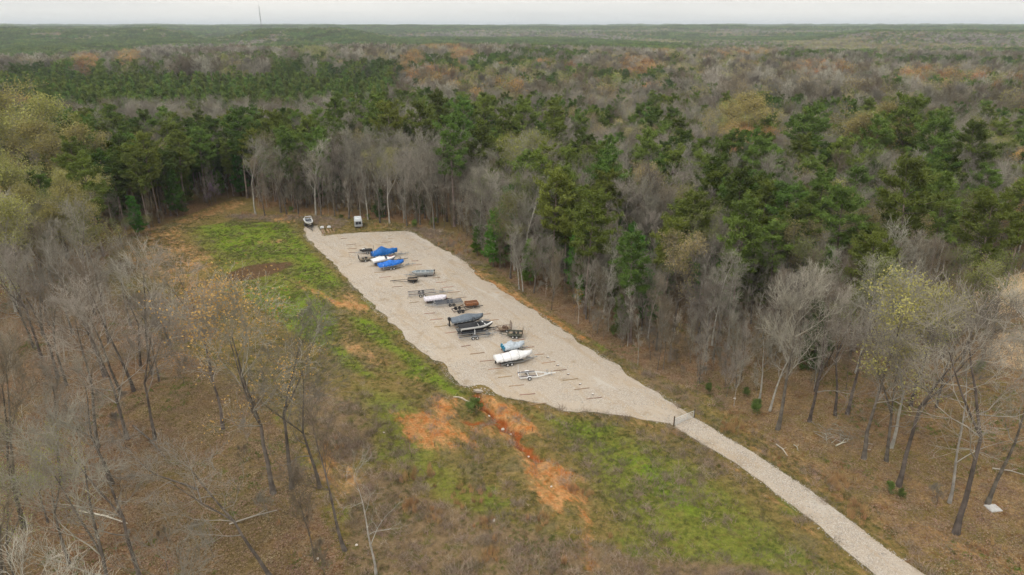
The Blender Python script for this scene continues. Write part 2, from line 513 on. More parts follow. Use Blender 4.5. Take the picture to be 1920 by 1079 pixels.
ground_me = mk('ground', np.stack([gxv, gyv, gzv], -1), gq, smooth=True)
for nm, arr in (('a_grass', np.maximum(np.maximum(0.82 * patch(GRASS[:4] + GRASS[5:6], gxv, gyv, 2.6), 0.9 * patch(GRASS[4:5] + GRASS[6:], gxv, gyv, 6.5)), 0.62 * patch(GRASS2, gxv, gyv, 6.0))), ('a_clay', 0.92 * patch(CLAY, gxv, gyv, 2.6)), ('a_dry', patch(DRYG, gxv, gyv, 3.0)),
                ('a_sand', patch(SAND, gxv, gyv, 2.0)), ('a_dark', patch(DARK, gxv, gyv, 2.5)), ('a_wood', woods(gxv, gyv)),
                ('a_gully', gully_mask(gxv, gyv)), ('a_soil', 0.68 * patch(SOIL, gxv, gyv, 3.2)), ('a_open', patch(OPENW, gxv, gyv, 6.0))):
    at = ground_me.attributes.new(nm, 'FLOAT', 'POINT')
    at.data.foreach_set('value', arr.astype(np.float32))

def ground_mat():
    m = bpy.data.materials.new('ground'); m.use_nodes = True
    n, l = m.node_tree.nodes, m.node_tree.links
    b = n['Principled BSDF']; b.inputs['Roughness'].default_value = 0.95; b.inputs['Specular IOR Level'].default_value = 0.1
    geo = n.new('ShaderNodeNewGeometry')
    def noise(s, det=6, rough=0.6):
        q = n.new('ShaderNodeTexNoise'); q.inputs['Scale'].default_value = s; q.inputs['Detail'].default_value = det
        q.inputs['Roughness'].default_value = rough
        l.new(geo.outputs['Position'], q.inputs['Vector']); return q.outputs['Fac']
    n1, n2, n3, n4 = noise(0.12), noise(0.55, 7, 0.68), noise(2.6, 5, 0.7), noise(0.035, 3)
    def mix(f, a, bb):
        q = n.new('ShaderNodeMix'); q.data_type = 'RGBA'
        for sock, v in (('Factor', f), ('A', a), ('B', bb)):
            if isinstance(v, tuple): q.inputs[sock].default_value = v
            elif isinstance(v, float): q.inputs[sock].default_value = v
            else: l.new(v, q.inputs[sock])
        return q.outputs['Result']
    def rng(v, a, bb, lo=0.0, hi=1.0):
        q = n.new('ShaderNodeMapRange'); q.interpolation_type = 'SMOOTHSTEP'
        q.inputs['From Min'].default_value = a; q.inputs['From Max'].default_value = bb
        q.inputs['To Min'].default_value = lo; q.inputs['To Max'].default_value = hi
        l.new(v, q.inputs['Value']); return q.outputs[0]
    def add(a, bb, k=1.0, o='MULTIPLY_ADD'):
        q = n.new('ShaderNodeMath'); q.operation = 'MULTIPLY_ADD'
        l.new(bb, q.inputs[0]); q.inputs[1].default_value = k; l.new(a, q.inputs[2]); return q.outputs[0]
    def attr(nm):
        q = n.new('ShaderNodeAttribute'); q.attribute_name = nm; return q.outputs['Fac']
    mpg = n.new('ShaderNodeMapping'); mpg.vector_type = 'TEXTURE'; mpg.inputs['Rotation'].default_value = (0, 0, R(-60)); mpg.inputs['Scale'].default_value = (3.2, 1.0, 1)
    l.new(geo.outputs['Position'], mpg.inputs[0])
    sk = n.new('ShaderNodeTexNoise'); sk.inputs['Scale'].default_value = 0.75; sk.inputs['Detail'].default_value = 9; sk.inputs['Roughness'].default_value = 0.72
    l.new(mpg.outputs[0], sk.inputs['Vector']); streak = sk.outputs['Fac']
    olive, tan_, gr1, gr2 = srgb(106, 100, 50), srgb(150, 126, 82), srgb(98, 130, 28), srgb(128, 142, 50)
    meadow = mix(rng(add(n2, n3, 0.6), 0.6, 1.0), olive, tan_)
    meadow = mix(rng(noise(0.9, 8, 0.75), 0.52, 0.68, 0.0, 0.8), meadow, srgb(70, 66, 34))
    meadow = mix(rng(n1, 0.52, 0.66, 0.0, 0.75), meadow, srgb(122, 112, 82))
    meadow = mix(rng(n1, 0.28, 0.42, 0.6, 0.0), meadow, srgb(110, 134, 46))
    green = mix(n3, gr1, gr2)
    green = mix(rng(n2, 0.46, 0.64, 0, 0.9), green, srgb(132, 126, 66))
    def cover(base, a, col, lo, hi, kn=1.0, nz=n2):
        return mix(rng(add(attr(a), nz, kn), lo + kn * 0.5, hi + kn * 0.5), base, col)
    c = cover(meadow, 'a_grass', green, 0.38, 0.8, 1.2)
    dry = mix(n3, srgb(110, 90, 64), srgb(156, 134, 104))
    dry = mix(rng(n2, 0.5, 0.65), dry, srgb(110, 104, 58))
    c = cover(c, 'a_dry', dry, 0.45, 0.8, 1.1)
    litter = mix(rng(n3, 0.35, 0.65), srgb(112, 82, 56), srgb(156, 128, 98))
    litter = mix(rng(n1, 0.5, 0.65, 0, 0.5), litter, srgb(120, 104, 66))
    litter = mix(rng(n4, 0.45, 0.6, 0, 0.35), litter, srgb(98, 104, 52))
    c = cover(c, 'a_wood', litter, 0.42, 0.7, 0.8)
    opn = mix(rng(n3, 0.35, 0.65), srgb(132, 104, 68), srgb(170, 142, 102))
    opn = mix(rng(n1, 0.45, 0.62, 0, 0.8), opn, srgb(122, 112, 62))
    opn = mix(rng(n2, 0.5, 0.66, 0, 0.7), opn, srgb(120, 84, 54))
    c = cover(c, 'a_open', opn, 0.4, 0.8, 0.9)
    n5 = noise(1.1, 8, 0.75)
    clay = mix(rng(n2, 0.36, 0.62), srgb(190, 120, 64), srgb(208, 158, 106))
    clay = mix(rng(n3, 0.5, 0.75, 0, 0.7), clay, srgb(216, 180, 138))
    clay = mix(rng(n5, 0.48, 0.66, 0, 0.8), clay, srgb(120, 106, 56))
    c = cover(c, 'a_clay', clay, 0.36, 0.95, 2.6, streak)
    soil = mix(rng(n2, 0.36, 0.62), srgb(166, 122, 76), srgb(194, 156, 110))
    soil = mix(rng(n3, 0.5, 0.75, 0, 0.7), soil, srgb(146, 110, 72))
    c = cover(c, 'a_soil', soil, 0.38, 0.9, 2.2, streak)
    c = cover(c, 'a_sand', mix(n3, srgb(204, 174, 130), srgb(228, 202, 164)), 0.4, 0.7, 0.8)
    c = cover(c, 'a_dark', mix(n3, srgb(84, 66, 48), srgb(118, 92, 66)), 0.4, 0.8, 0.8)
    c = cover(c, 'a_gully', mix(n3, srgb(132, 66, 30), srgb(190, 112, 60)), 0.36, 0.9, 1.1)
    g = n.new('ShaderNodeMix'); g.data_type = 'RGBA'; g.blend_type = 'MULTIPLY'; g.inputs['Factor'].default_value = 1.0
    vr = n.new('ShaderNodeMapRange'); vr.inputs['From Min'].default_value = 0.36; vr.inputs['From Max'].default_value = 0.64
    vr.inputs['To Min'].default_value = 0.5; vr.inputs['To Max'].default_value = 0.98
    l.new(noise(1.7, 8, 0.8), vr.inputs['Value'])
    cb = n.new('ShaderNodeCombineColor')
    for q in range(3): l.new(vr.outputs[0], cb.inputs[q])
    l.new(c, g.inputs['A']); l.new(cb.outputs[0], g.inputs['B'])
    l.new(g.outputs['Result'], b.inputs['Base Color'])
    bp = n.new('ShaderNodeBump'); bp.inputs['Strength'].default_value = 0.7; bp.inputs['Distance'].default_value = 0.6
    l.new(add(n2, n3, 0.6), bp.inputs['Height']); l.new(bp.outputs[0], b.inputs['Normal'])
    return m
ground_me.materials.append(ground_mat())
ground = link('ground', ground_me)
tag(ground, 'rough meadow, red clay and brown leaf litter reaching out under the woods', kind='structure')

# ---- gravel: the parking lot and the drive, a layer 6 cm thick with a ragged edge
def gravel_mat():
    m = bpy.data.materials.new('gravel'); m.use_nodes = True
    n, l = m.node_tree.nodes, m.node_tree.links
    b = n['Principled BSDF']; b.inputs['Roughness'].default_value = 0.95; b.inputs['Specular IOR Level'].default_value = 0.15
    geo = n.new('ShaderNodeNewGeometry')
    def noise(s, det=6, rough=0.65):
        q = n.new('ShaderNodeTexNoise'); q.inputs['Scale'].default_value = s; q.inputs['Detail'].default_value = det
        q.inputs['Roughness'].default_value = rough
        l.new(geo.outputs['Position'], q.inputs['Vector']); return q.outputs['Fac']
    vo = n.new('ShaderNodeTexVoronoi'); vo.inputs['Scale'].default_value = 11.0
    l.new(geo.outputs['Position'], vo.inputs['Vector'])
    sp = n.new('ShaderNodeSeparateColor'); l.new(vo.outputs['Color'], sp.inputs[0])
    def mix(f, a, bb):
        q = n.new('ShaderNodeMix'); q.data_type = 'RGBA'
        for sock, v in (('Factor', f), ('A', a), ('B', bb)):
            if isinstance(v, tuple): q.inputs[sock].default_value = v
            else: l.new(v, q.inputs[sock])
        return q.outputs['Result']
    def rng(v, a, bb, lo=0.0, hi=1.0):
        q = n.new('ShaderNodeMapRange'); q.interpolation_type = 'SMOOTHSTEP'
        q.inputs['From Min'].default_value = a; q.inputs['From Max'].default_value = bb
        q.inputs['To Min'].default_value = lo; q.inputs['To Max'].default_value = hi
        l.new(v, q.inputs['Value']); return q.outputs[0]
    k = 0.73
    stone = mix(sp.outputs[0], srgb(170, 158, 144, k), srgb(212, 200, 185, k))
    fines = mix(noise(1.3), srgb(186, 171, 152, k), srgb(206, 193, 177, k))
    c = mix(rng(noise(0.11), 0.42, 0.6), stone, fines)
    mp = n.new('ShaderNodeMapping'); mp.vector_type = 'TEXTURE'; mp.inputs['Rotation'].default_value = (0, 0, R(122)); mp.inputs['Scale'].default_value = (14.0, 2.4, 1)
    l.new(geo.outputs['Position'], mp.inputs[0])
    tr = n.new('ShaderNodeTexNoise'); tr.inputs['Scale'].default_value = 1.0; tr.inputs['Detail'].default_value = 5; tr.inputs['Distortion'].default_value = 1.2
    l.new(mp.outputs[0], tr.inputs['Vector'])
    c = mix(rng(tr.outputs['Fac'], 0.5, 0.68, 0, 0.5), c, srgb(184, 162, 132, k))
    c = mix(rng(tr.outputs['Fac'], 0.28, 0.42, 0.7, 0), c, srgb(206, 198, 188, k))
    c = mix(rng(noise(0.3), 0.54, 0.72, 0, 0.75), c, srgb(164, 146, 120, k))
    c = mix(rng(noise(0.22, 8), 0.66, 0.76, 0, 0.7), c, srgb(188, 152, 112, k))
    c = mix(rng(noise(0.42, 8, 0.7), 0.66, 0.74, 0, 0.5), c, srgb(140, 128, 96, k))
    l.new(c, b.inputs['Base Color'])
    bp = n.new('ShaderNodeBump'); bp.inputs['Strength'].default_value = 0.5; bp.inputs['Distance'].default_value = 0.06
    l.new(vo.outputs['Distance'], bp.inputs['Height']); l.new(bp.outputs[0], b.inputs['Normal'])
    return m
M_GRAVEL = gravel_mat()

def ragged(poly, step=0.5, amp=0.85, skip=()):
    out = []
    for i in range(len(poly)):
        a, c = Vector(poly[i]), Vector(poly[(i + 1) % len(poly)])
        n = max(1, int((c - a).length / step))
        nrm = Vector((c.y - a.y, a.x - c.x)).normalized()
        for k in range(n):
            p = a.lerp(c, k / n)
            if i not in skip and not (i - 1 in skip and k == 0):
                p = p + nrm * amp * 2.2 * (float(fbm(p.x, p.y, 3.2, 3, 5)) - 0.5)
            out.append(p)
    return out

def sheet(name, poly, zt, label, skip=(), amp=0.85):
    pts = ragged(poly, skip=skip, amp=amp)
    bm = bmesh.new()
    top = [bm.verts.new((p.x, p.y, zt)) for p in pts]
    bot = [bm.verts.new((p.x, p.y, -0.25)) for p in pts]
    f = bm.faces.new(top)
    n = len(pts)
    for i in range(n):
        bm.faces.new((top[i], bot[i], bot[(i + 1) % n], top[(i + 1) % n]))
    bmesh.ops.triangulate(bm, faces=[f])
    bmesh.ops.recalc_face_normals(bm, faces=bm.faces)
    me = bpy.data.meshes.new(name); bm.to_mesh(me); bm.free()
    me.materials.append(M_GRAVEL)
    return tag(link(name, me), label, kind='structure')
ZL = 0.10
sheet('gravel_lot', LOT, ZL, 'long pale gravel parking lot for boats and trailers', skip=(23,))
sheet('gravel_drive', ROAD, ZL - 0.006, 'narrow pale gravel drive leading from the gate', skip=(22,), amp=0.3)
# ------------------------------------------------------------------ materials of the made things
M = {}
M['tyre'] = mat('tyre rubber', (0.022, 0.022, 0.023), 0.85)
M['rim'] = mat('rim steel', (0.62, 0.62, 0.62), 0.4, 0.3)
M['rimdark'] = mat('rim dark', (0.16, 0.16, 0.16), 0.45, 0.4)
M['galv'] = mat('galvanised steel', (0.36, 0.37, 0.38), 0.5, 0.5, 0.2, 6)
M['black'] = mat('black paint', (0.028, 0.028, 0.03), 0.45, 0, 0.3, 5)
M['wmetal'] = mat('white painted metal', (0.72, 0.73, 0.74), 0.35, 0, 0.06, 4)
M['bunkgrey'] = mat('grey bunk carpet', (0.11, 0.125, 0.15), 0.95, 0, 0.2, 8)
M['bunkdark'] = mat('dark bunk carpet', (0.045, 0.052, 0.065), 0.95, 0, 0.2, 8)
M['bunkmauve'] = mat('weathered bunk carpet', (0.15, 0.14, 0.155), 0.95, 0, 0.25, 8)
M['rust'] = mat('rusty steel', (0.16, 0.085, 0.05), 0.85, 0.1, 0, 7, (0.09, 0.07, 0.06))
M['olivemetal'] = mat('grey green steel', (0.12, 0.125, 0.1), 0.6, 0.2, 0.3, 6)
M['wood'] = mat('stained wood', (0.30, 0.13, 0.06), 0.85, 0, 0, 5, (0.2, 0.085, 0.04))
M['plank'] = mat('weathered planks', (0.27, 0.21, 0.15), 0.9, 0, 0.25, 4)
M['timber'] = mat('landscape timber', (0.34, 0.225, 0.16), 0.9, 0, 0, 4, (0.25, 0.165, 0.12), rand=0.3)
M['timber_pale'] = mat('faded timber', (0.36, 0.25, 0.15), 0.9, 0, 0, 4, (0.26, 0.18, 0.11), rand=0.25)
M['blue'] = mat('blue tarpaulin', (0.012, 0.135, 0.52), 0.45, 0, 0.22, 2.2, bump=0.5)
M['blue2'] = mat('deeper blue tarpaulin', (0.008, 0.105, 0.36), 0.5, 0, 0.25, 2.0, bump=0.5)
M['navy'] = mat('navy cover', (0.012, 0.05, 0.16), 0.6, 0, 0.2, 3)
M['white'] = mat('white gelcoat', (0.78, 0.78, 0.77), 0.22, 0, 0.03, 2, coat=0.3)
M['blackgel'] = mat('black gelcoat', (0.02, 0.02, 0.022), 0.2, 0, 0, 2, coat=0.4)
M['greyhull'] = mat('grey hull', (0.42, 0.43, 0.43), 0.4, 0, 0.1, 2)
M['alu'] = mat('dull aluminium', (0.40, 0.43, 0.45), 0.45, 0.5, 0.12, 3)
M['aluin'] = mat('painted aluminium inside', (0.25, 0.29, 0.31), 0.6, 0.1, 0.2, 3)
M['covwhite'] = mat('white boat cover', (0.68, 0.68, 0.68), 0.75, 0, 0.07, 1.6, bump=0.5)
M['covlilac'] = mat('off white cover', (0.60, 0.57, 0.62), 0.8, 0, 0.10, 2, bump=0.4)
M['covgrey'] = mat('slate grey cover', (0.125, 0.15, 0.18), 0.6, 0, 0.15, 1.5, bump=0.4)
M['covblack'] = mat('black mesh cover', (0.022, 0.023, 0.026), 0.75, 0, 0.2, 3, bump=0.3)
M['covpale'] = mat('pale blue grey cover', (0.42, 0.47, 0.52), 0.7, 0, 0.12, 2.4, bump=0.6)
M['teal'] = mat('teal plastic', (0.015, 0.17, 0.28), 0.4, 0, 0.4, 6)
M['strap'] = mat('webbing strap', (0.36, 0.37, 0.38), 0.9)
M['outboard'] = mat('outboard cowling', (0.018, 0.018, 0.02), 0.3, coat=0.3)
M['glass'] = mat('smoked glass', (0.02, 0.025, 0.035), 0.08, 0, spec=0.6)
M['red'] = mat('red paint', (0.36, 0.02, 0.02), 0.5)
M['camper'] = mat('camper skin', (0.42, 0.44, 0.46), 0.35, 0.2, 0.1, 1.5)
M['camper_roof'] = mat('camper roof', (0.56, 0.58, 0.60), 0.5, 0, 0.12, 1.5)
M['trim'] = mat('grey trim', (0.28, 0.29, 0.30), 0.5)
M['seat'] = mat('boat vinyl', (0.13, 0.14, 0.15), 0.6, 0, 0.3, 4)
M['post'] = mat('dark wooden post', (0.10, 0.075, 0.05), 0.9, 0, 0.25, 6)
M['concrete'] = mat('pale concrete', (0.44, 0.43, 0.42), 0.9, 0, 0.1, 2.5)
M['lamp'] = mat('tail lamp red plastic', (0.3, 0.015, 0.012), 0.35)

# ---- shared wheel meshes
def wheel_meshes(r, w):
    t = MB().lathe([(r * 0.56, -w / 2 * 0.8), (r * 0.92, -w / 2), (r, -w * 0.32), (r, w * 0.32), (r * 0.92, w / 2), (r * 0.56, w / 2 * 0.8), (r * 0.5, 0), (r * 0.56, -w / 2 * 0.8)], k=18)
    tm = t.mesh('tyre', M['tyre'], True)
    ms = []
    for mm in ('rim', 'rimdark'):
        g = MB().lathe([(0.001, -w * 0.47), (r * 0.18, -w * 0.47), (r * 0.2, -w * 0.3), (r * 0.42, -w * 0.26), (r * 0.53, -w * 0.42), (r * 0.57, -w * 0.41), (r * 0.57, w * 0.41),
                        (r * 0.53, w * 0.42), (r * 0.42, w * 0.26), (r * 0.2, w * 0.3), (r * 0.18, w * 0.47), (0.001, w * 0.47)], k=14)
        ms.append(g.mesh('rim', M[mm], False))
    return tm, ms[0], ms[1]
WHEEL = wheel_meshes(0.33, 0.23)

def wheels(t, xs, hw, rim='rim', r=0.33):
    s = r / 0.33
    for x in xs:
        for sy in (-1, 1):
            w = link('wheel', WHEEL[0], t, (x, sy * hw, r), None, s)
            link('rim', WHEEL[1 if rim == 'rim' else 2], w)

def pose(a, b):
    """rear and front ground pixels -> location at the rear, heading, length"""
    A, B = P(*a, ZL), P(*b, ZL)
    d = B - A
    return A, math.atan2(d.y, d.x), d.length

def boat_trailer(label, a, b, group='boat trailers on the gravel lot', w=1.9, axles=1, fm='galv', bunk='bunkgrey', bunk_h=0.55, bunk_len=0.6, bunk_y=0.55,
                 axle_at=0.27, winch=True, guides=None, rim='rim', fender=True, vee=0.55, name='boat_trailer', winch_m=None, bunks=2, rail_h=0.46, guide_h=1.3):
    A, rz, L = pose(a, b)
    t = thing(name, label, 'trailer', A, rz, group)
    fr = MB()
    hw, xv = w / 2 - 0.12, L * vee
    for s in (-1, 1):
        fr.beam((0.0, s * hw, rail_h), (xv, s * hw, rail_h), 0.08, 0.13)
        fr.beam((xv - 0.03, s * hw, rail_h), (L * 0.86, s * 0.06, rail_h), 0.08, 0.125)
    for x in (0.06, L * axle_at, xv - 0.05):
        fr.beam((x, -hw, rail_h - 0.01), (x, hw, rail_h - 0.01), 0.09, 0.10)
    fr.build('frame', M[fm], t)
    tg = MB().beam((L * 0.70, 0, rail_h), (L - 0.12, 0, rail_h), 0.09, 0.118); tg.box((L - 0.06, 0, rail_h + 0.02), (0.22, 0.13, 0.12))
    tg.build('tongue', M[fm], t)
    xs = [L * axle_at] if axles == 1 else [L * axle_at - 0.40, L * axle_at + 0.40]
    MBx = MB()
    for x in xs: MBx.tube([(x, -w / 2, 0.33), (x, w / 2, 0.33)], 0.04, 6)
    MBx.build('axle', M['black'], t)
    wheels(t, xs, w / 2 + 0.08, rim)
    if fender:
        for s in (-1, 1):
            x0, x1 = xs[0] - 0.48, xs[-1] + 0.48
            prof = [(x0, 0.42), (x0 + 0.12, 0.66), (x0 + 0.3, 0.73), (x1 - 0.3, 0.73), (x1 - 0.12, 0.66), (x1, 0.42)]
            secs = [[(x, s * (w / 2 - 0.05), z), (x, s * (w / 2 + 0.2), z), (x, s * (w / 2 + 0.2), z - 0.03), (x, s * (w / 2 - 0.05), z - 0.03)] for x, z in prof]
            MB().loft(secs, True, True, True).build('fender', M[fm], t)
    if bunk:
        bl = L * bunk_len
        ys = (-bunk_y, bunk_y) if bunks == 2 else (-bunk_y, -bunk_y * 0.35, bunk_y * 0.35, bunk_y)
        for y in ys:
            bk = MB().beam((-0.05, y, bunk_h + 0.06), (bl, y, bunk_h + 0.08), 0.16, 0.11)
            bk.build('bunk', M[bunk], t)
        bkm = MB().box((0, 0, (rail_h + bunk_h) / 2), (0.07, 0.05, max(bunk_h - rail_h + 0.05, 0.06))).mesh('bunk_bracket', M[fm])
        for y in ys:
            for x in (0.3, bl * 0.5, bl - 0.35):
                link('bunk_bracket', bkm, t, (x, y, 0))
    if winch:
        wp = MB().beam((L * 0.80, 0, rail_h), (L * 0.77, 0, rail_h + 0.62), 0.08, 0.08); wp.box((L * 0.77, 0, rail_h + 0.66), (0.16, 0.14, 0.14))
        wp.tube([(L * 0.745, -0.11, rail_h + 0.66), (L * 0.745, 0.11, rail_h + 0.66)], 0.06, 8); wp.beam((L * 0.80, 0, rail_h + 0.08), (L * 0.70, 0, rail_h + 0.42), 0.05, 0.05)
        wp.build('winch_post', M[winch_m or fm], t)
    j = MB().tube([(L * 0.9, 0.1, 0.10), (L * 0.9, 0.1, rail_h + 0.42)], 0.035, 8); j.tube([(L * 0.9, 0.02, 0.085), (L * 0.9, 0.18, 0.085)], 0.085, 10)
    j.tube([(L * 0.9, 0.1, rail_h + 0.40), (L * 0.9, 0.3, rail_h + 0.44)], 0.018, 6)
    j.build('jack', M['galv'], t)
    for s in (-1, 1):
        MB().box((-0.05, s * (hw - 0.02), rail_h + 0.02), (0.05, 0.2, 0.1)).build('tail_lamp', M['lamp'], t)
    if guides:
        for s in (-1, 1):
            g = MB().tube([(0.12, s * hw, rail_h), (0.12, s * (w / 2 + 0.12), rail_h + 0.05), (0.12, s * (w / 2 + 0.14), rail_h + guide_h)], 0.035, 7)
            g.build('guide_post', M[guides], t)
    return t

def utility_trailer(label, a, b, w=1.7, axles=1, fm='olivemetal', gate=None, wall=0.35, rim='rim', load=None, body_frac=0.62, planks=True, mesh_gate='rust', wheel_r=0.30, walls='rail', group='utility trailers on the gravel lot'):
    A, rz, L = pose(a, b)
    t = thing('utility_trailer', label, 'trailer', A, rz, group)
    bl, z = L * body_frac, 0.52
    hw = w / 2
    f = MB()
    for s in (-1, 1):
        f.beam((0, s * hw, z), (bl, s * hw, z), 0.06, 0.10)
        f.beam((bl - 0.02, s * (hw - 0.02), z), (L - 0.15, s * 0.05, z - 0.002), 0.06, 0.095)
    for k in range(5):
        x = 0.03 + (bl - 0.06) * k / 4
        f.beam((x, -hw, z - 0.003), (x, hw, z - 0.003), 0.05, 0.08)
    f.box((L - 0.08, 0, z + 0.01), (0.24, 0.12, 0.11))
    f.build('frame', M[fm], t)
    if planks:
        npl = 7
        for k in range(npl):
            y = -hw + 0.05 + (w - 0.1) * (k + 0.5) / npl
            MB().box((bl / 2, y, z + 0.07), (bl - 0.06, (w - 0.1) / npl - 0.02, 0.04)).build('plank', M['plank'] if walls != 'solid' else M['wood'], t)
    if walls == 'rail':
        r = MB()
        for s in (-1, 1):
            r.beam((0, s * hw, z + wall), (bl, s * hw, z + wall), 0.045, 0.045)
            r.beam((0, s * hw, z + wall * 0.55), (bl, s * hw, z + wall * 0.55), 0.03, 0.03)
            for k in range(5):
                x = 0.03 + (bl - 0.06) * k / 4
                r.beam((x, s * hw, z), (x, s * hw, z + wall), 0.042, 0.042)
        r.beam((bl - 0.02, -hw, z + wall - 0.003), (bl - 0.02, hw, z + wall - 0.003), 0.045, 0.045)
        r.build('side_rail', M[fm], t)
    else:
        mm = 'wood' if walls == 'solid' else fm
        for s in (-1, 1):
            for k in range(2 if walls == 'solid' else 1):
                hh = wall / (2 if walls == 'solid' else 1)
                MB().box((bl / 2, s * (hw + 0.045), z + 0.08 + hh * (k + 0.5)), (bl, 0.04, hh - 0.03)).build('side_board', M[mm], t)
        for x in (0.03, bl - 0.03):
            MB().box((x, 0, z + 0.08 + wall / 2), (0.04, w - 0.06, wall - 0.04)).build('end_board', M[mm], t)
    xs = [bl * 0.42] if axles == 1 else [bl * 0.36 - 0.05, bl * 0.36 + 0.68]
    ax = MB()
    for x in xs: ax.tube([(x, -hw, wheel_r), (x, hw, wheel_r)], 0.035, 6)
    ax.build('axle', M['black'], t)
    wheels(t, xs, hw + 0.17, rim, wheel_r)
    for s in (-1, 1):
        x0, x1 = xs[0] - 0.42, xs[-1] + 0.42
        prof = [(x0, 0.42), (x0 + 0.1, 0.62), (x0 + 0.25, 0.68), (x1 - 0.25, 0.68), (x1 - 0.1, 0.62), (x1, 0.42)]
        secs = [[(x, s * (hw + 0.05), q), (x, s * (hw + 0.29), q), (x, s * (hw + 0.29), q - 0.03), (x, s * (hw + 0.05), q - 0.03)] for x, q in prof]
        MB().loft(secs, True, True, True).build('fender', M[fm], t)
    if gate:
        g = MB(); gh = gate
        for y in (-hw, hw): g.beam((-0.06, y, z), (-0.16, y, z + gh), 0.045, 0.045)
        for k in range(7):
            u = k / 6
            g.beam((-0.06 - 0.1 * u, -hw, z + gh * u), (-0.06 - 0.1 * u, hw, z + gh * u), 0.03, 0.03)
        for k in range(1, 8):
            y = -hw + w * k / 8
            g.beam((-0.075, y, z + 0.01), (-0.175, y, z + gh), 0.02, 0.02)
        g.build('ramp_gate', M[mesh_gate], t)
    j = MB().tube([(L * 0.88, 0.12, 0.02), (L * 0.88, 0.12, z + 0.35)], 0.03, 7)
    j.tube([(L * 0.88, 0.12, z + 0.33), (L * 0.88, 0.3, z + 0.36)], 0.016, 6)
    j.build('jack', M['galv'], t)
    if load:
        k = MB(); k.box((bl * 0.55, 0.1, z + 0.28), (0.55, 0.6, 0.36), 0.3, taper=0.8); k.tube([(bl * 0.3, -0.5, z + 0.18), (bl * 0.3, 0.4, z + 0.18)], 0.2, 10)
        k.build('tool_box', M[load], t)
    return t

# ---- boats
def hull_curves(L, B, D, bowp=2.0, full=0.45, sheer=0.16):
    def beam(t): return B / 2 * ((1 - max(0, (t - full) / (1 - full)) ** bowp) * 0.985 + 0.015) * (0.93 + 0.07 * min(1, t / 0.3))
    def keel(t): return 0.62 * D * max(0, (t - 0.62) / 0.38) ** 2.1
    def gun(t): return D * (1 + sheer * t * t)
    return beam, keel, gun

def hull_mesh(L, B, D, bowp=2.0, full=0.45, sheer=0.16, n=20, dead=0.26, flat=False):
    beam, keel, gun = hull_curves(L, B, D, bowp, full, sheer)
    secs = []
    for i in range(n + 1):
        t = i / n; x = L * t
        b, k, g = beam(t), keel(t), gun(t)
        if flat: h = [(0, k), (0.82 * b, k + 0.02), (0.92 * b, k + 0.3 * (g - k)), (b, g)]
        else: h = [(0, k), (0.45 * b, k + 0.12 * D * (1 if t < .8 else .6)), (0.84 * b, k + dead * (g - k) + 0.05), (0.93 * b, k + 0.6 * (g - k)), (b, g)]
        sec = [(x, -y, z) for y, z in h[::-1]] + [(x, y, z) for y, z in h[1:]]
        secs.append(sec)
    return MB().loft(secs, False, True, True)

def cover_mesh(L, B, D, ridge, bowp=2.0, full=0.45, sheer=0.16, n=26, m=14, skirt=0.2, pad=0.04, seed=1, power=0.8, wr=0.03, x0=-0.06, x1=1.01):
    """a cloth drawn over the boat: ridge(t) is the height of its middle above the gunwale"""
    beam, keel, gun = hull_curves(L, B, D, bowp, full, sheer)
    secs = []
    for i in range(n + 1):
        t = x0 + (x1 - x0) * i / n
        tc = min(max(t, 0), 1)
        b, g = beam(tc) + pad, gun(tc)
        r = ridge(tc)
        sec = []
        sk = skirt * (1 + 0.35 * math.sin(i * 1.9 + seed) * 0.6)
        for j in range(m + 1):
            u = -1 + 2 * j / m
            y = b * u
            z = g + 0.02 + r * (1 - abs(u) ** (2.2 - power)) if True else 0
            sag = wr * (math.sin(i * 1.3 + j * 2.1 + seed) + math.sin(i * 0.55 * 2.3 - j * 1.1 + seed * 2)) * (1 - abs(u) ** 4)
            sec.append((L * t, y, z + sag))
        sec = [(L * t, -b * 1.005, g - sk)] + sec + [(L * t, b * 1.005, g - sk)]
        secs.append(sec)
    return MB().loft(secs, False, True, True)

def band(L, B, D, z0, z1, **kw):
    """a strake running round the hull sides between two fractions of the side's height"""
    beam, keel, gun = hull_curves(L, B, D, **kw)
    mb = MB()
    for s in (-1, 1):
        secs = []
        for i in range(21):
            t = i / 20; b, k, g = beam(t), keel(t), gun(t)
            def at(f):
                if f > 0.6: w = 0.93 + 0.07 * (f - 0.6) / 0.4
                else: w = 0.84 + 0.09 * f / 0.6
                return (s * (b * w + 0.012), k + f * (g - k))
            (ya, za), (yb, zb) = at(z0), at(z1)
            secs.append([(L * t, ya, za), (L * t, ya + s * 0.012, za), (L * t, yb + s * 0.012, zb), (L * t, yb, zb)])
        mb.loft(secs, True, True, True)
    return mb

def outboard(parent, x, z, m='outboard', s=1.0):
    o = MB()
    o.loft([[(x - 0.1 * s + dx * q, dy * q, z + h) for dx, dy in ((-0.30 * s, -0.16 * s), (0.14 * s, -0.19 * s), (0.14 * s, 0.19 * s), (-0.30 * s, 0.16 * s))] for q, h in ((0.75, -0.02 * s), (1.0, 0.1 * s), (1.0, 0.36 * s), (0.72, 0.5 * s))], True, True, True)
    o.box((x - 0.14 * s, 0, z - 0.36 * s), (0.2 * s, 0.12 * s, 0.72 * s)); o.box((x - 0.3 * s, 0, z - 0.62 * s), (0.5 * s, 0.2 * s, 0.03 * s))
    o.tube([(x + 0.05 * s, 0, z - 0.82 * s), (x - 0.42 * s, 0, z - 0.82 * s)], [0.05 * s, 0.075 * s], 8); o.box((x - 0.12 * s, 0, z - 0.95 * s), (0.22 * s, 0.03 * s, 0.24 * s))
    return o.build('outboard_motor', M[m], parent, False)

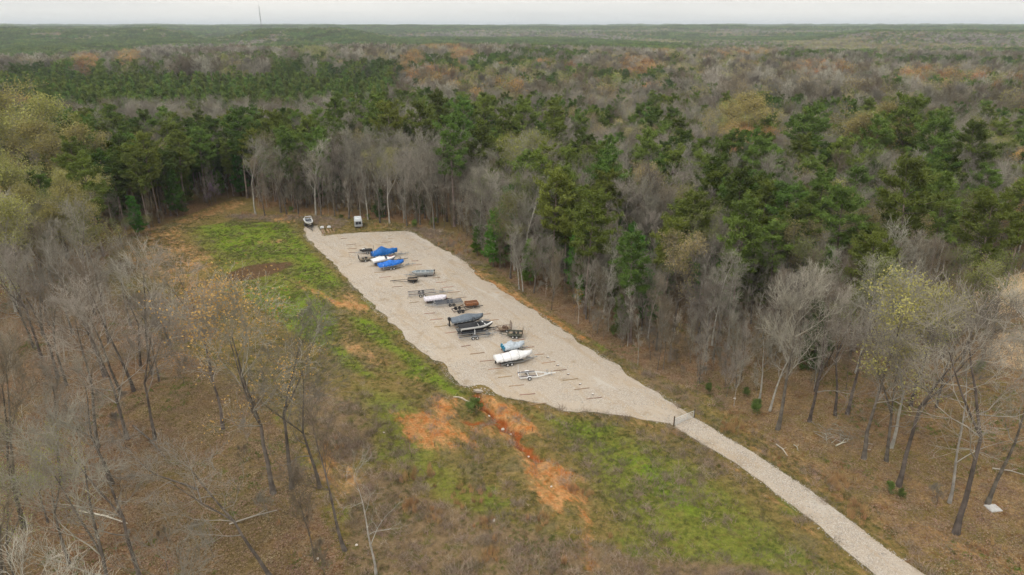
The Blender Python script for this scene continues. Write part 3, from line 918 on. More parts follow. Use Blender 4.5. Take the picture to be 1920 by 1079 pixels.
def on_trailer(trailer, name, label, x, z, group='boats parked on the gravel lot', cat='boat'):
    rz = trailer.rotation_euler.z
    loc = trailer.location + Matrix.Rotation(rz, 3, 'Z') @ Vector((x, 0, z))
    return thing(name, label, cat, loc, rz, group)

def straps(parent, L, B, D, ridge, ts, m='strap', **kw):
    beam, keel, gun = hull_curves(L, B, D, **kw)
    for t in ts:
        b, g, r = beam(t) + 0.05, gun(t), ridge(t)
        pts = [(L * t, -b, g - 0.5)] + [(L * t, b * u, g + 0.05 + r * (1 - abs(u) ** 1.4)) for u in np.linspace(-1, 1, 9)] + [(L * t, b, g - 0.5)]
        s = MB()
        for p, q in zip(pts[:-1], pts[1:]): s.beam(p, q, 0.05, 0.05)
        s.build('strap', M[m], parent)

# 1 white covered boat, nearest
def covered_boat(trailer, label, L, B, D, ridge, hull_m, cov_m, x, z, strap_ts=(), motor=None, name='covered_boat', band_m=None, skirt=0.22, seed=1, bowp=2.0, full=0.45, wr=0.03, power=0.8):
    bt = on_trailer(trailer, name, label, x, z)
    hull_mesh(L, B, D, bowp, full).build('hull', M[hull_m], bt, True)
    if band_m: band(L, B, D, 0.25, 0.55, bowp=bowp, full=full).build('hull_stripe', M[band_m], bt)
    cover_mesh(L, B, D, ridge, bowp, full, skirt=skirt, seed=seed, wr=wr, power=power).build('cover', M[cov_m], bt, True)
    if strap_ts: straps(bt, L, B, D, ridge, strap_ts, bowp=bowp, full=full)
    if motor: outboard(bt, -0.5, D * 1.0, motor, 1.25)
    return bt

def bump(t, c, w, h): return h * math.exp(-((t - c) / w) ** 2)

t = boat_trailer('silver tandem axle trailer under the white covered boat', (936, 685), (1007, 673), axles=2, w=2.0, bunk='bunkdark', axle_at=0.22, vee=0.6)
covered_boat(t, 'motorboat under a taut white cover with dark straps, nearest boat to the gate', 6.5, 2.35, 0.95, lambda u: 0.26 + bump(u, 0.5, 0.17, 0.55) + 0.12 * (1 - u), 'greyhull', 'covwhite', -0.35, 0.62, (0.12, 0.34, 0.58), None, 'covered_boat', None, 0.4, 2)
bt = [o for o in bpy.data.objects if o.get('label', '').startswith('motorboat under a taut white')][0]
MB().box((-0.2, 0, 0.25), (0.5, 0.36, 0.4), taper=0.8).box((-0.3, 0, 0.0), (0.3, 0.1, 0.4)).build('stern_drive', M['outboard'], bt)
# 2 pale blue small boat behind it
t = boat_trailer('small trailer under the pale blue grey covered boat', (943, 663), (989, 654), w=1.6, bunk='bunkgrey', axle_at=0.3)
bt = covered_boat(t, 'small boat under a crumpled pale blue grey cover with teal stern', 4.0, 1.8, 0.7, lambda u: 0.28 + bump(u, 0.3, 0.2, 0.7) + bump(u, 0.85, 0.1, 0.2), 'alu', 'covpale', 0.25, 0.55, (), None, 'covered_boat', None, 0.35, 5, wr=0.07)
s = MB()
for k in range(4):
    s.box((-0.26 + 0.02 * k, -0.66 + 0.44 * k, 0.66 + 0.10 * (k % 2)), (0.36, 0.40, 0.62), 0.1 * k, taper=0.82)
s.build('stern_cushion', M['teal'], bt)
# 3 empty white trailer, nearest of all
boat_trailer('empty white single axle boat trailer with dark bunks, nearest to the gate', (972.5, 709.5), (1041, 703.5), w=2.05, fm='wmetal', bunk='bunkmauve', bunk_h=0.62, bunk_len=0.46, bunk_y=0.78, axle_at=0.26, vee=0.5, guides='wmetal', guide_h=1.5, winch_m='galv')
# 4 pontoon style trailer with long dark bunks
boat_trailer('empty tandem trailer with two long dark bunks and white guide posts', (860, 636.5), (931, 628), w=2.1, axles=2, bunk='bunkdark', bunk_h=0.72, bunk_len=0.80, bunk_y=0.93, axle_at=0.40, vee=0.74, guides=None, rim='rim')
tt = [o for o in bpy.data.objects if o.get('label', '').startswith('empty tandem trailer with two long dark')][0]
for yy in (-0.12, 0.22):
    MB().tube([(3.2, yy, 0.5), (3.2, yy, 1.55)], 0.045, 7).build('guide_post', M['wmetal'], tt)
# 5 black and white wake boat
def wake_boat(trailer, label, x, z, L=6.6, B=2.45, D=1.05, cover=True):
    b = on_trailer(trailer, 'wake_boat', label, x, z)
    kw = dict(bowp=2.6, full=0.5, sheer=0.12)
    hull_mesh(L, B, D, **kw).build('hull', M['white'], b, True)
    band(L, B, D, 0.30, 0.72, **kw).build('hull_stripe', M['blackgel'], b)
    band(L, B, D, 0.9, 1.0, **kw).build('rub_rail', M['white'], b)
    beam, keel, gun = hull_curves(L, B, D, **kw)
    dk = MB()
    dk.loft([[(L * q, beam(q) * u * 0.97, gun(q) + 0.03 - 0.03 * abs(u)) for u in np.linspace(-1, 1, 7)] for q in np.linspace(0.0, 0.995, 16)], False)
    dk.build('deck', M['white'], b, True)
    if cover:
        rg = lambda u: 0.06 + bump(u, 0.52, 0.10, 0.42) + bump(u, 0.3, 0.2, 0.16)
        cover_mesh(L * 0.93, B * 0.86, D + 0.06, rg, 2.6, 0.5, 0.12, skirt=0.02, seed=4, wr=0.02).build('cover', M['covblack'], b, True)
    else:
        MB().loft([[(L * q, beam(q) * u * 0.74, gun(q) + 0.05 + 0.02 * math.sin(9 * q)) for u in np.linspace(-1, 1, 7)] for q in np.linspace(0.05, 0.9, 14)], False).build('cockpit', M['seat'], b)
    ws = MB()
    ws.loft([[(L * 0.60, -0.95, gun(.6) + 0.02), (L * 0.66, 0, gun(.66) + 0.03), (L * 0.60, 0.95, gun(.6) + 0.02)], [(L * 0.52, -0.82, gun(.5) + 0.46), (L * 0.565, 0, gun(.5) + 0.5), (L * 0.52, 0.82, gun(.5) + 0.46)]])
    ws.build('windshield', M['glass'], b)
    tw = MB()
    for s in (-1, 1):
        tw.tube([(L * 0.56, s * 1.12, D), (L * 0.48, s * 1.0, D + 1.0), (L * 0.42, s * 0.8, D + 1.25)], 0.045, 8)
        tw.tube([(L * 0.40, s * 1.15, D), (L * 0.44, s * 1.0, D + 1.0)], 0.04, 8)
    for q in (0.42, 0.47): tw.tube([(L * q, -0.85, D + 1.22), (L * q, 0.85, D + 1.22)], 0.045, 8)
    tw.build('tower', M['black' if cover else 'wmetal'], b)
    st = MB(); st.beam((L * 0.53, -1.15, D + 0.12), (L * 0.49, 0.1, D + 0.66), 0.07, 0.05); st.beam((L * 0.74, -0.95, D + 0.18), (L * 0.70, 0.9, D + 0.2), 0.16, 0.03)
    st.build('white_strip', M['white'], b)
    MB().box((-0.35, 0, 0.34), (0.75, B * 0.82, 0.08)).build('swim_platform', M['blackgel'], b)
    return b
t = boat_trailer('black tandem trailer under the black and white wake boat', (864, 627), (932, 617), w=2.1, axles=2, fm='black', bunk='bunkdark', rim='rimdark', axle_at=0.27)
wake_boat(t, 'black and white wake boat with fitted black cover, beside the grey covered boat', -0.1, 0.55)
# 6 grey covered boat with outboard
t = boat_trailer('trailer under the slate grey covered boat', (851, 613), (917, 603), w=2.0, axles=2, bunk='bunkdark', fm='galv', rim='rimdark', axle_at=0.28)
covered_boat(t, 'boat under a smooth slate grey cover with black outboard motor', 6.3, 2.3, 0.95, lambda u: 0.34 + bump(u, 0.45, 0.28, 0.5), 'white', 'covgrey', -0.2, 0.6, (), 'outboard', 'covered_boat', 'blackgel', 0.35, 3, wr=0.012)
# 7 black boat trailer with long tongue
boat_trailer('empty black tandem boat trailer with rusty tongue, behind the grey covered boat', (849, 586.5), (905, 577), w=2.0, axles=2, fm='black', bunk=None, rim='rimdark', axle_at=0.22, vee=0.42, winch_m='rust')
# 8 four bunk trailer
boat_trailer('empty trailer with four blue grey bunks, tongue towards the meadow', (866, 569), (797, 577), w=2.2, axles=2, fm='galv', bunk='bunkgrey', bunks=4, bunk_h=0.7, bunk_len=0.72, bunk_y=0.95, axle_at=0.30, rim='rimdark', vee=0.7, fender=False)
# 9 wooden utility trailer
utility_trailer('low reddish brown wooden utility trailer beside the four bunk trailer', (896, 574), (864, 577.5), w=1.6, fm='rust', walls='solid', wall=0.5, body_frac=0.74)
# 10 long white covered jon boat
t = boat_trailer('single axle trailer with red winch under the long flat white cover', (800, 569), (848, 563), w=1.7, fm='black', bunk='bunkdark', axle_at=0.28, winch_m='red')
bt = on_trailer(t, 'covered_boat', 'long flat jon boat under an off white cover, beside the red winch', -0.2, 0.62)
hull_mesh(4.6, 1.75, 0.6, 3.5, 0.7, 0.05, flat=True).build('hull', M['aluin'], bt, True)
cover_mesh(4.6, 1.75, 0.6, lambda u: 0.16 + 0.05 * math.sin(u * 12), 3.5, 0.7, 0.05, skirt=0.42, seed=7, wr=0.03, power=0.3).build('cover', M['covlilac'], bt, True)
# 11 long empty tandem trailer behind it
boat_trailer('empty tandem trailer with two long weathered bunks behind the white jon boat cover', (766, 556.5), (848, 549), w=2.2, axles=2, fm='galv', bunk='bunkmauve', bunk_h=0.75, bunk_len=0.62, bunk_y=0.95, axle_at=0.30, rim='rim', vee=0.6, winch_m='rust', fender=False)
# 12 black small utility trailer
utility_trailer('small black flatbed trailer with a long tongue, beside the aluminium boat', (783, 529), (732, 531), w=1.5, fm='black', walls='panel', wall=0.34, rim='rimdark', body_frac=0.36, mesh_gate='black', gate=0.5)
# 13 aluminium jon boat
t = boat_trailer('trailer under the open aluminium jon boat', (812, 517), (757, 519), w=1.7, fm='galv', bunk='bunkgrey', axle_at=0.25, rim='rimdark')
bt = on_trailer(t, 'jon_boat', 'open grey aluminium jon boat with bench seats on trailer', -0.15, 0.55)
LJ, BJ, DJ = 5.2, 1.85, 0.62
hull_mesh(LJ, BJ, DJ, 3.0, 0.6, 0.06, flat=True).build('hull', M['alu'], bt, True)
bj, kj, gj = hull_curves(LJ, BJ, DJ, 3.0, 0.6, 0.06)
MB().loft([[(LJ * q, bj(q) * u * 0.9, gj(q) + 0.004 - (0.30 if abs(u) < 0.9 and 0.05 < q < 0.78 else 0.0)) for u in (-1, -0.88, 0, 0.88, 1)] for q in (0.0, 0.045, 0.055, 0.3, 0.55, 0.77, 0.79, 0.99)], False).build('inner_floor', M['aluin'], bt)
gw = MB()
for s in (-1, 1): gw.tube([(LJ * q, s * bj(q), gj(q) + 0.01) for q in np.linspace(0, 0.99, 14)], 0.04, 6)
gw.build('gunwale', M['alu'], bt)
for q in (0.14, 0.36, 0.58):
    MB().box((LJ * q, 0, gj(q) - 0.09), (0.32, bj(q) * 1.7, 0.06)).build('bench_seat', M['alu'], bt)
MB().box((LJ * 0.16, 0.2, gj(0.2) + 0.18), (0.4, 0.42, 0.42), taper=0.85).build('swivel_chair', M['trim'], bt)
outboard(bt, -0.06, DJ * 0.95, 'outboard', 0.75)
# 14 front blue tarpaulin boat
t = boat_trailer('trailer with white guide posts under the front blue tarpaulin', (716, 507), (780, 497), w=1.95, fm='galv', bunk='bunkgrey', axle_at=0.27, axles=2, guides='wmetal')
covered_boat(t, 'boat under a bright blue tarpaulin with grey hull showing, in front of white runabout', 6.0, 2.3, 0.9, lambda u: 0.3 + bump(u, 0.42, 0.16, 0.42) + bump(u, 0.75, 0.12, 0.12) + 0.1 * (1 - u), 'greyhull', 'blue', -0.4, 0.58, (), None, 'covered_boat', None, 0.38, 8, wr=0.05)
# 15 white runabout between the two blue ones
t = boat_trailer('dark trailer under the white runabout between the blue tarpaulins', (702, 499), (765, 487.5), w=1.95, fm='black', bunk='bunkdark', axle_at=0.27, axles=1)
bt = on_trailer(t, 'runabout', 'white runabout with red bow stripe between two blue covered boats', -0.35, 0.55)
kw = dict(bowp=2.2, full=0.45, sheer=0.16)
hull_mesh(6.0, 2.3, 0.95, **kw).build('hull', M['white'], bt, True)
band(6.0, 2.3, 0.95, 0.35, 0.62, **kw).build('hull_stripe', M['navy'], bt)
bj, kj, gj = hull_curves(6.0, 2.3, 0.95, **kw)
MB().loft([[(6.0 * q, bj(q) * u * 0.97, gj(q) + 0.10 * (1 - u * u)) for u in np.linspace(-1, 1, 7)] for q in np.linspace(0.58, 0.99, 9)], False).build('fore_deck', M['white'], bt, True)
MB().loft([[(6.0 * q, bj(q) * u * 0.3, gj(q) + 0.125 * (1 - (0.3 * u) ** 2)) for u in (-1, 0, 1)] for q in np.linspace(0.7, 0.93, 5)], False).build('red_stripe', M['red'], bt)
cover_mesh(6.0 * 0.52, 2.2, 0.98, lambda u: 0.32 + bump(u, 0.55, 0.35, 0.3), 9, 0.9, 0.1, skirt=0.05, seed=9, wr=0.03).build('cockpit_cover', M['covwhite'], bt, True)
MB().loft([[(3.5, -0.95, 1.05), (3.85, 0, 1.12), (3.5, 0.95, 1.05)], [(3.1, -0.85, 1.5), (3.4, 0, 1.55), (3.1, 0.85, 1.5)]]).build('windshield', M['glass'], bt)
# 16 rear blue tarpaulin boat
t = boat_trailer('trailer under the taller rear blue tarpaulin', (703, 486), (767, 477), w=2.0, fm='galv', bunk='bunkgrey', axle_at=0.27, axles=2)
bt = covered_boat(t, 'tall boat under a deep blue tarpaulin, rearmost of the blue ones', 6.4, 2.35, 1.0, lambda u: 0.35 + bump(u, 0.36, 0.2, 1.15) + bump(u, 0.8, 0.14, 0.25), 'white', 'blue2', -0.4, 0.6, (), None, 'covered_boat', None, 0.55, 11, wr=0.05, power=0.3)
MB().box((-0.3, 0, 0.85), (0.5, 1.5, 0.9), taper=0.8).build('motor_wrap', M['navy'], bt)
MB().tube([(-0.1, -0.75, 0.3), (-0.1, -0.75, 1.9)], 0.035, 6).build('guide_post', M['wmetal'], bt)
# 17 utility trailer with gate behind the white runabout
utility_trailer('grey green utility trailer with rear ramp gate beside the white runabout', (674, 491), (705, 487), w=1.6, fm='olivemetal', gate=1.3, wall=0.4, load='black', body_frac=0.76, mesh_gate='black')
# 18 jet ski on trailer
t = boat_trailer('small trailer under the jet ski', (699, 475), (666, 477), w=1.3, fm='galv', bunk='bunkdark', axle_at=0.3, winch=True, bunk_y=0.3)
js = on_trailer(t, 'jet_ski', 'black and white jet ski on a small trailer', 0.2, 0.55, 'personal watercraft on trailers', 'jet ski')
hull_mesh(3.1, 1.15, 0.45, 1.8, 0.4, 0.2).build('hull', M['blackgel'], js, True)
cover_mesh(3.1, 1.1, 0.46, lambda u: 0.10 + bump(u, 0.62, 0.16, 0.42) + bump(u, 0.2, 0.25, 0.28), 1.8, 0.4, 0.2, skirt=0.02, wr=0.01, seed=2).build('deck_cover', M['covblack'], js, True)
MB().loft([[(3.1 * q, 0.38 * u * (1.05 - q) * 2.0, 0.56 + 0.40 * math.exp(-((q - 0.64) / 0.17) ** 2) - 0.12 * u * u + 0.04) for u in np.linspace(-1, 1, 5)] for q in np.linspace(0.55, 0.97, 8)], False).build('hood', M['white'], js, True)
MB().tube([(1.75, -0.4, 1.0), (1.9, -0.1, 1.08), (1.9, 0.1, 1.08), (1.75, 0.4, 1.0)], 0.03, 6).build('handlebar', M['black'], js)
MB().tube([(-0.5, 0.0, 0.2), (-0.5, 0.0, 1.5)], 0.04, 6).build('pole', M['black'], js)
# 19, 20 rusty utility trailers with ramp gates
utility_trailer('rusty open utility trailer with ramp gate, behind the tandem axle one', (957, 619.5), (924, 623), w=1.55, fm='rust', gate=1.35, wall=0.4, body_frac=0.68, mesh_gate='rust', load='rust')
utility_trailer('dark tandem axle utility trailer with raised mesh ramp gate', (979, 632), (937, 630), w=1.7, axles=2, fm='olivemetal', gate=1.35, wall=0.42, body_frac=0.64, mesh_gate='rust', load='black', walls='panel', wheel_r=0.31)
# 21 wake boat at the far end, bow towards us
t = boat_trailer('trailer on the gravel spur under the far wake boat', (576.5, 419.5), (586.5, 436), w=2.1, axles=2, fm='black', bunk='bunkdark', axle_at=0.27)
wake_boat(t, 'white and black wake boat with tower, alone on the gravel spur', -0.2, 0.6, cover=False)
# 22 camper
A, rz, L = pose((671.5, 421.0), (673.2, 431.0))
cm = thing('camper', 'small silver camper trailer with a dark front window, at the wood edge', 'camper', A, rz)
LC, WC, HC = 4.6, 2.25, 2.45
sec = []
for x, zt, zb, in_ in ((0.0, 2.3, 0.6, 0.04), (0.2, 2.55, 0.5, 0.0), (LC - 0.35, 2.6, 0.45, 0.0), (LC - 0.06, 2.45, 0.5, 0.0), (LC, 2.2, 0.55, 0.03)):
    sec.append([(x, -WC / 2 + in_, zb), (x, WC / 2 - in_, zb), (x, WC / 2 - in_, zt - 0.14), (x, WC / 2 - in_ - 0.16, zt), (x, -WC / 2 + in_ + 0.16, zt), (x, -WC / 2 + in_, zt - 0.14)])
MB().loft(sec, True, True, True).build('body', M['camper'], cm)
rf = MB().box((LC * 0.45, 0, 2.62), (LC * 0.8, WC - 0.4, 0.05)); rf.box((LC * 0.45, 0.1, 2.72), (0.7, 0.7, 0.16), taper=0.8); rf.box((LC * 0.2, -0.4, 2.69), (0.4, 0.4, 0.12), taper=0.8)
rf.build('roof_panel', M['camper_roof'], cm)
w_ = MB().box((LC + 0.012, 0, 1.62), (0.03, 1.75, 0.98)).build('window', M['trim'], cm)
MB().box((LC + 0.03, -0.42, 1.62), (0.02, 0.76, 0.84)).build('pane', M['glass'], w_); MB().box((LC + 0.03, 0.42, 1.62), (0.02, 0.76, 0.84)).build('pane', M['glass'], w_)
for s in (-1, 1):
    w2 = MB().box((LC * 0.45, s * (WC / 2 + 0.012), 1.7), (1.1, 0.03, 0.62)).build('window', M['trim'], cm)
    MB().box((LC * 0.45, s * (WC / 2 + 0.028), 1.7), (1.0, 0.02, 0.52)).build('pane', M['glass'], w2)
MB().box((LC * 0.75, WC / 2 + 0.014, 1.45), (0.66, 0.03, 1.7)).build('door', M['camper_roof'], cm)
wheels(cm, [LC * 0.42], WC / 2 - 0.12)
MB().beam((LC - 0.1, -0.5, 0.55), (LC + 1.1, 0, 0.5), 0.07, 0.1).beam((LC - 0.1, 0.5, 0.55), (LC + 1.1, 0, 0.498), 0.07, 0.1).build('tongue', M['black'], cm)
MB().box((LC - 0.01 + 0.03, 0, 0.80), (0.04, WC - 0.3, 0.12)).build('front_trim', M['trim'], cm)

# ---- landscape timbers that mark the stalls
TB = [((1003, 575), (1137, 557)), ((1120, 648), (1246, 636)), ((1210, 740), (1355, 723)), ((1318, 830), (1465, 812)), ((1437, 920), (1585, 903)), ((315, 487), (455, 471)),
      ((410, 557), (543, 545)), ((490, 635), (632, 620)), ((585, 712), (720, 697)), ((690, 797), (835, 782)), ((793, 880), (942, 868)), ((897, 975), (1052, 958)), ((835, 428), (932, 415)),
      ((935, 495), (1030, 485)), ((470, 165), (592, 153)), ((390, 107), (515, 97)), ((720, 355), (845, 343)), ((230, 415), (320, 400)), ((75, 285), (180, 272)), ((-30, 226), (95, 210)), ((-70, 158), (50, 145))]
TB = [((820 + a / 5.139, 570 + b / 5.139), (820 + c / 5.139, 570 + d / 5.139)) for (a, b), (c, d) in TB]
T2 = [((765, 550), (832, 543)), ((795, 588), (890, 580)), ((850, 630), (945, 620)), ((900, 672), (998, 662)), ((965, 717), (1055, 708)), ((570, 760), (650, 748)), ((700, 850), (790, 842)),
      ((430, 625), (515, 618)), ((320, 545), (420, 535)), ((280, 503), (370, 497)), ((40, 270), (125, 262)), ((55, 303), (130, 298)), ((60, 335), (130, 332)), ((600, 438), (680, 435)), ((590, 405), (650, 402)),
      ((330, 250), (420, 243)), ((0, 217), (45, 212)), ((395, 215), (440, 219))]
TB += [((640 + a / 4.495, 400 + b / 4.495), (640 + c / 4.495, 400 + d / 4.495)) for (a, b), (c, d) in T2]
tm_me = [MB().box((0, 0, 0.05), (1.0, 0.12, 0.10)).mesh('timber', M[k]) for k in ('timber', 'timber_pale')]
ORD = 'first second third fourth fifth sixth seventh eighth ninth tenth eleventh twelfth thirteenth fourteenth fifteenth sixteenth seventeenth eighteenth nineteenth twentieth'.split()
def ordinal(i):
    if i < 20: return ORD[i]
    t_, u_ = divmod(i + 1, 10)
    return ('', '', 'twenty', 'thirty', 'forty', 'fifty', 'sixty', 'seventy')[t_] + '-' + ORD[u_ - 1] if u_ else ('', '', 'twentieth', 'thirtieth', 'fortieth', 'fiftieth', 'sixtieth', 'seventieth')[t_]
side_of = lambda a: 'meadow' if a[0] < 690 + (a[1] - 440) * 1.02 else 'wood'
for side in ('meadow', 'wood'):
    for i, (a, b) in enumerate(sorted([q for q in TB if side_of(q[0]) == side], key=lambda q: -q[0][1])):
        A, B = P(*a, ZL), P(*b, ZL)
        d = B - A
        pale = (i * 7 + (side == 'wood')) % 3 == 0
        o = link('timber', tm_me[1 if pale else 0], None, A.lerp(B, 0.5), math.atan2(d.y, d.x), (max(1.6, min(d.length, 2.7)), 1, 1))
        tag(o, '%s %s landscape timber counted from the gate, on the lot\'s %s side' % (ordinal(i), 'faded' if pale else 'brown', side), 'timber', 'landscape timbers marking the parking stalls')
for i, (a, b) in enumerate([((602, 429.5), (608, 441)), ((606, 430), (611, 440)), ((612, 429), (618, 440)), ((617, 428), (624, 439.5)), ((622, 426), (629, 439))]):
    A, B = P(*a, 0.02), P(*b, 0.02)
    d = B - A
    A.z = B.z = gz(A.x, A.y) + 0.05
    tag(link('timber', tm_me[i % 2], None, A.lerp(B, 0.5), math.atan2(d.y, d.x), (min(d.length, 4.5), 1.6, 1.6)),
        '%s orange brown timber from the boat in the row beside the spur' % ordinal(i), 'timber', 'timbers lying beside the gravel spur')
for i, (a, b) in enumerate(((604, 428.2), (617, 427.5))):
    p = G(a, b)
    tag(MB().box((0, 0, 0.25), (1.1, 0.5, 0.5), taper=0.9).box((0.1, 0, 0.56), (0.7, 0.4, 0.12)).build('crate', M['wmetal']), 'small white crate by the spur timbers, the one nearer the %s' % ('boat' if i == 0 else 'camper'), 'crate').location = p
# stall numbers: small half sunk blocks
for k, (a, b) in enumerate([(980, 318), (1122, 432), (1275, 558), (1447, 702), (1630, 850)]):
    p = P(900 + a / 7.708, 630 + b / 7.708, ZL)
    t_ = thing('stall_marker', '%s small red and white stall marker counted from the gate end' % ('fifth', 'fourth', 'third', 'second', 'first')[k], 'marker', p, 0.3 * k, 'stall markers between the timbers')
    MB().box((0, 0, 0.06), (0.46, 0.24, 0.12), 0, 0.05).build('block', M['rust'], t_)
    MB().box((0.03, 0, 0.135), (0.34, 0.18, 0.03), 0, 0.05).build('plate', M['white'], t_)

# ---- the gate
pa, pb = G(1263, 800), G(1301, 784)
pa.z = pb.z = ZL * 0
dv = pb - pa
gt = thing('farm_gate', 'galvanised tube farm gate across the gravel drive', 'gate', pa, math.atan2(dv.y, dv.x))
LG = dv.length
gm = M['galvgate'] = mat('bright galvanised tube', (0.60, 0.62, 0.63), 0.4, 0.35)
for z in (0.28, 0.50, 0.72, 0.97, 1.27):
    MB().tube([(0.18, 0, z), (LG - 0.12, 0, z)], 0.026 if z < 1.2 else 0.034, 8).build('gate_tube', gm, gt)
for x in (0.18, 0.18 + (LG - 0.3) * 0.33, 0.18 + (LG - 0.3) * 0.66, LG - 0.12):
    MB().tube([(x, 0.004, 0.22), (x, 0.004, 1.30)], 0.032, 8).build('gate_upright', gm, gt)
for q, h in ((pa, 1.75), (pb, 1.6)):
    z0 = gz(q.x, q.y)
    tag(MB().tube([(0, 0, -0.4), (0.01, 0, h)], [0.10, 0.09], 10).build('gate_post', M['post']), 'dark round wooden gate post at the %s end of the gate' % ('meadow' if q is pa else 'wood'), 'post').location = (q.x, q.y, z0)
# ---- survey and silt fence stakes on the meadow
SK = [(1157.7, 797), (1212.7, 801), (998, 809), (960, 827), (1046.7, 823), (1116.7, 803), (815, 838), (866.7, 838), (771.7, 858), (1090, 790)]
for k, (a, b) in enumerate(SK):
    p = G(a, b)
    o = MB().beam((0, 0, -0.1), (0.03, 0.02, 0.75), 0.07, 0.07).build('stake', M['post'])
    o.location = p
    side = 'beside the gully' if 940 < a < 1010 else 'on the clay bank' if a < 900 else 'on the green slope below the lot'
    tag(o, 'short dark wooden stake %s, %s from the gate' % (side, ordinal(sorted(SK, key=lambda q: -q[0]).index((a, b)))), 'stake', 'short stakes in the meadow')
# ---- concrete pad at the lower corner
p = G(1862, 954)
cp = tag(MB().box((0, 0, 0.04), (1.5, 1.3, 0.2), 0.12).box((0.05, 0, 0.155), (1.25, 1.05, 0.03), 0.12).build('concrete_pad', M['concrete']), 'pale square concrete cover lying on the leaf litter', 'slab')
cp.location = p
# ---- loose stones in and about the gully
rk = MB(); bm = bmesh.new(); bmesh.ops.create_icosphere(bm, subdivisions=1, radius=0.5)
rr = np.random.default_rng(5)
for v in bm.verts: v.co *= 0.75 + 0.5 * rr.random(); v.co.z *= 0.7
rock_me = bpy.data.meshes.new('rock'); bm.to_mesh(rock_me); bm.free()
M['rock'] = mat('pale rock', (0.52, 0.47, 0.42), 0.9, 0, 0.2, 3)
rock_me.materials.append(M['rock'])
for k, (a, b, s, where) in enumerate([(942, 806, 0.8, 'largest of the pale rocks in the red gully'), (926, 977, 0.7, 'pale rock lying alone in the dry weeds'), (917, 781, 0.75, 'pale rock under the green bush at the gully head'), (958, 815, 0.5, 'small pale rock half way down the gully'),
                               (991, 857, 0.5, 'small pale rock where the gully fans out'), (668, 1023, 0.5, 'white rock under the bare trees beside the meadow'), (596, 1049, 0.5, 'white rock on the leaf litter among the bare trees'), (720, 812, 0.5, 'pale rock in the rough grass above the dry weeds'), (1034, 913, 0.5, 'pale rock on the orange clay fan'), (1377, 748, 0.7, 'pale rock on the grass bank beyond the gate'), (825, 434.5, 0.9, 'pale slab of rock at the wood edge behind the lot')]):
    s *= 0.62
    o = link('rock', rock_me, None, G(a, b) + Vector((0, 0, 0.06)), k * 1.3, (s * 1.3, s, s * 0.9))
    tag(o, where, 'rock', 'loose pale rocks')
# ---- pale log above the gully
lg = [G(a, b) + Vector((0, 0, 0.12)) for a, b in ((850, 746), (858, 746), (866, 748), (874, 753), (884, 756))]
tag(MB().tube(lg, [0.08, 0.14, 0.15, 0.12, 0.06], 8).build('log', mat('bleached wood', (0.42, 0.36, 0.28), 0.9, 0, 0.2, 2)), 'bleached log lying in the grass above the green bush', 'log')
# ---- radio mast on the far ridge
mp = P(491.2, 60, 0)
az = math.atan2((490.0 - 960) / F_PX, CP + (539.5 - 50) / F_PX * SP_)
MD = 3400.0
mx, my = MD * math.sin(az), MD * math.cos(az)
mz = gz(mx, my)
H_T = CAM_H + 82 - mz
mt = thing('radio_mast', 'thin lattice radio mast rising above the far ridge', 'mast', (mx, my, mz - 1))
ls = MB(); wd = 1.5
for q in range(3):
    c0 = (wd * math.cos(q * 2.0944), wd * math.sin(q * 2.0944)); c1 = (wd * math.cos((q + 1) * 2.0944), wd * math.sin((q + 1) * 2.0944))
    ls.tube([(c0[0], c0[1], 0), (c0[0], c0[1], H_T)], 0.3, 5)
    for k in range(int(H_T / 4)):
        ls.tube([(c0[0], c0[1], k * 4), (c1[0], c1[1], k * 4 + 4)], 0.12, 4)
M['mast'] = mat('mast steel', (0.16, 0.15, 0.15), 0.6, 0.3)
ls.build('lattice', M['mast'], mt)
for f in (0.62, 0.7, 0.78):
    an = MB()
    for k in range(6):
        th = k * math.pi / 3
        an.box((2.6 * math.cos(th), 2.6 * math.sin(th), H_T * f), (0.6, 0.6, 3.2), th)
        an.beam((0, 0, H_T * f), (2.6 * math.cos(th), 2.6 * math.sin(th), H_T * f), 0.2, 0.2)
    an.build('antenna', M['mast'], mt)
MB().tube([(0, 0, H_T), (0, 0, H_T + 7)], 0.25, 5).build('lightning_rod', M['mast'], mt)
# ------------------------------------------------------------------ trees: a few built shapes of each kind, copied
M['bark'] = mat('grey bark', (0.125, 0.108, 0.092), 0.95, 0, 0.35, 1.2, rand=0.25, spec=0.1)
M['barkpale'] = mat('pale bark', (0.36, 0.34, 0.30), 0.95, 0, 0.25, 1.0, rand=0.2, spec=0.1)
M['barkpine'] = mat('pine bark', (0.19, 0.15, 0.13), 0.95, 0, 0.3, 1.0, rand=0.2, spec=0.1)
M['limb'] = mat('grey limbs', (0.25, 0.228, 0.19), 0.95, 0, 0.25, 0.6, rand=0.3, spec=0.05)
M['limbpale'] = mat('pale limbs', (0.37, 0.355, 0.31), 0.95, 0, 0.2, 0.6, rand=0.2, spec=0.05)
M['twig'] = mat('grey twigs', (0.268, 0.246, 0.205), 0.95, 0, 0.32, 0.15, rand=0.4, spec=0.05)
M['twigpale'] = mat('pale lichened twigs', (0.36, 0.335, 0.275), 0.95, 0, 0.25, 0.15, rand=0.3, spec=0.05)
M['twigdark'] = mat('brown twigs', (0.20, 0.168, 0.125), 0.95, 0, 0.2, 0.5, rand=0.25, spec=0.05)
M['needle'] = mat('pine needles', (0.118, 0.172, 0.036), 0.7, 0, 0.4, 0.3, rand=0.38, trans=0.25, spec=0.2)
M['needle_lit'] = mat('yellow green pine needles', (0.145, 0.178, 0.035), 0.7, 0, 0.3, 0.35, rand=0.22, trans=0.25, spec=0.2)  # needles of the yellower pines, their own colour
M['needle_young'] = mat('young pine needles', (0.075, 0.17, 0.024), 0.7, 0, 0.3, 0.5, rand=0.28, trans=0.25, spec=0.2)
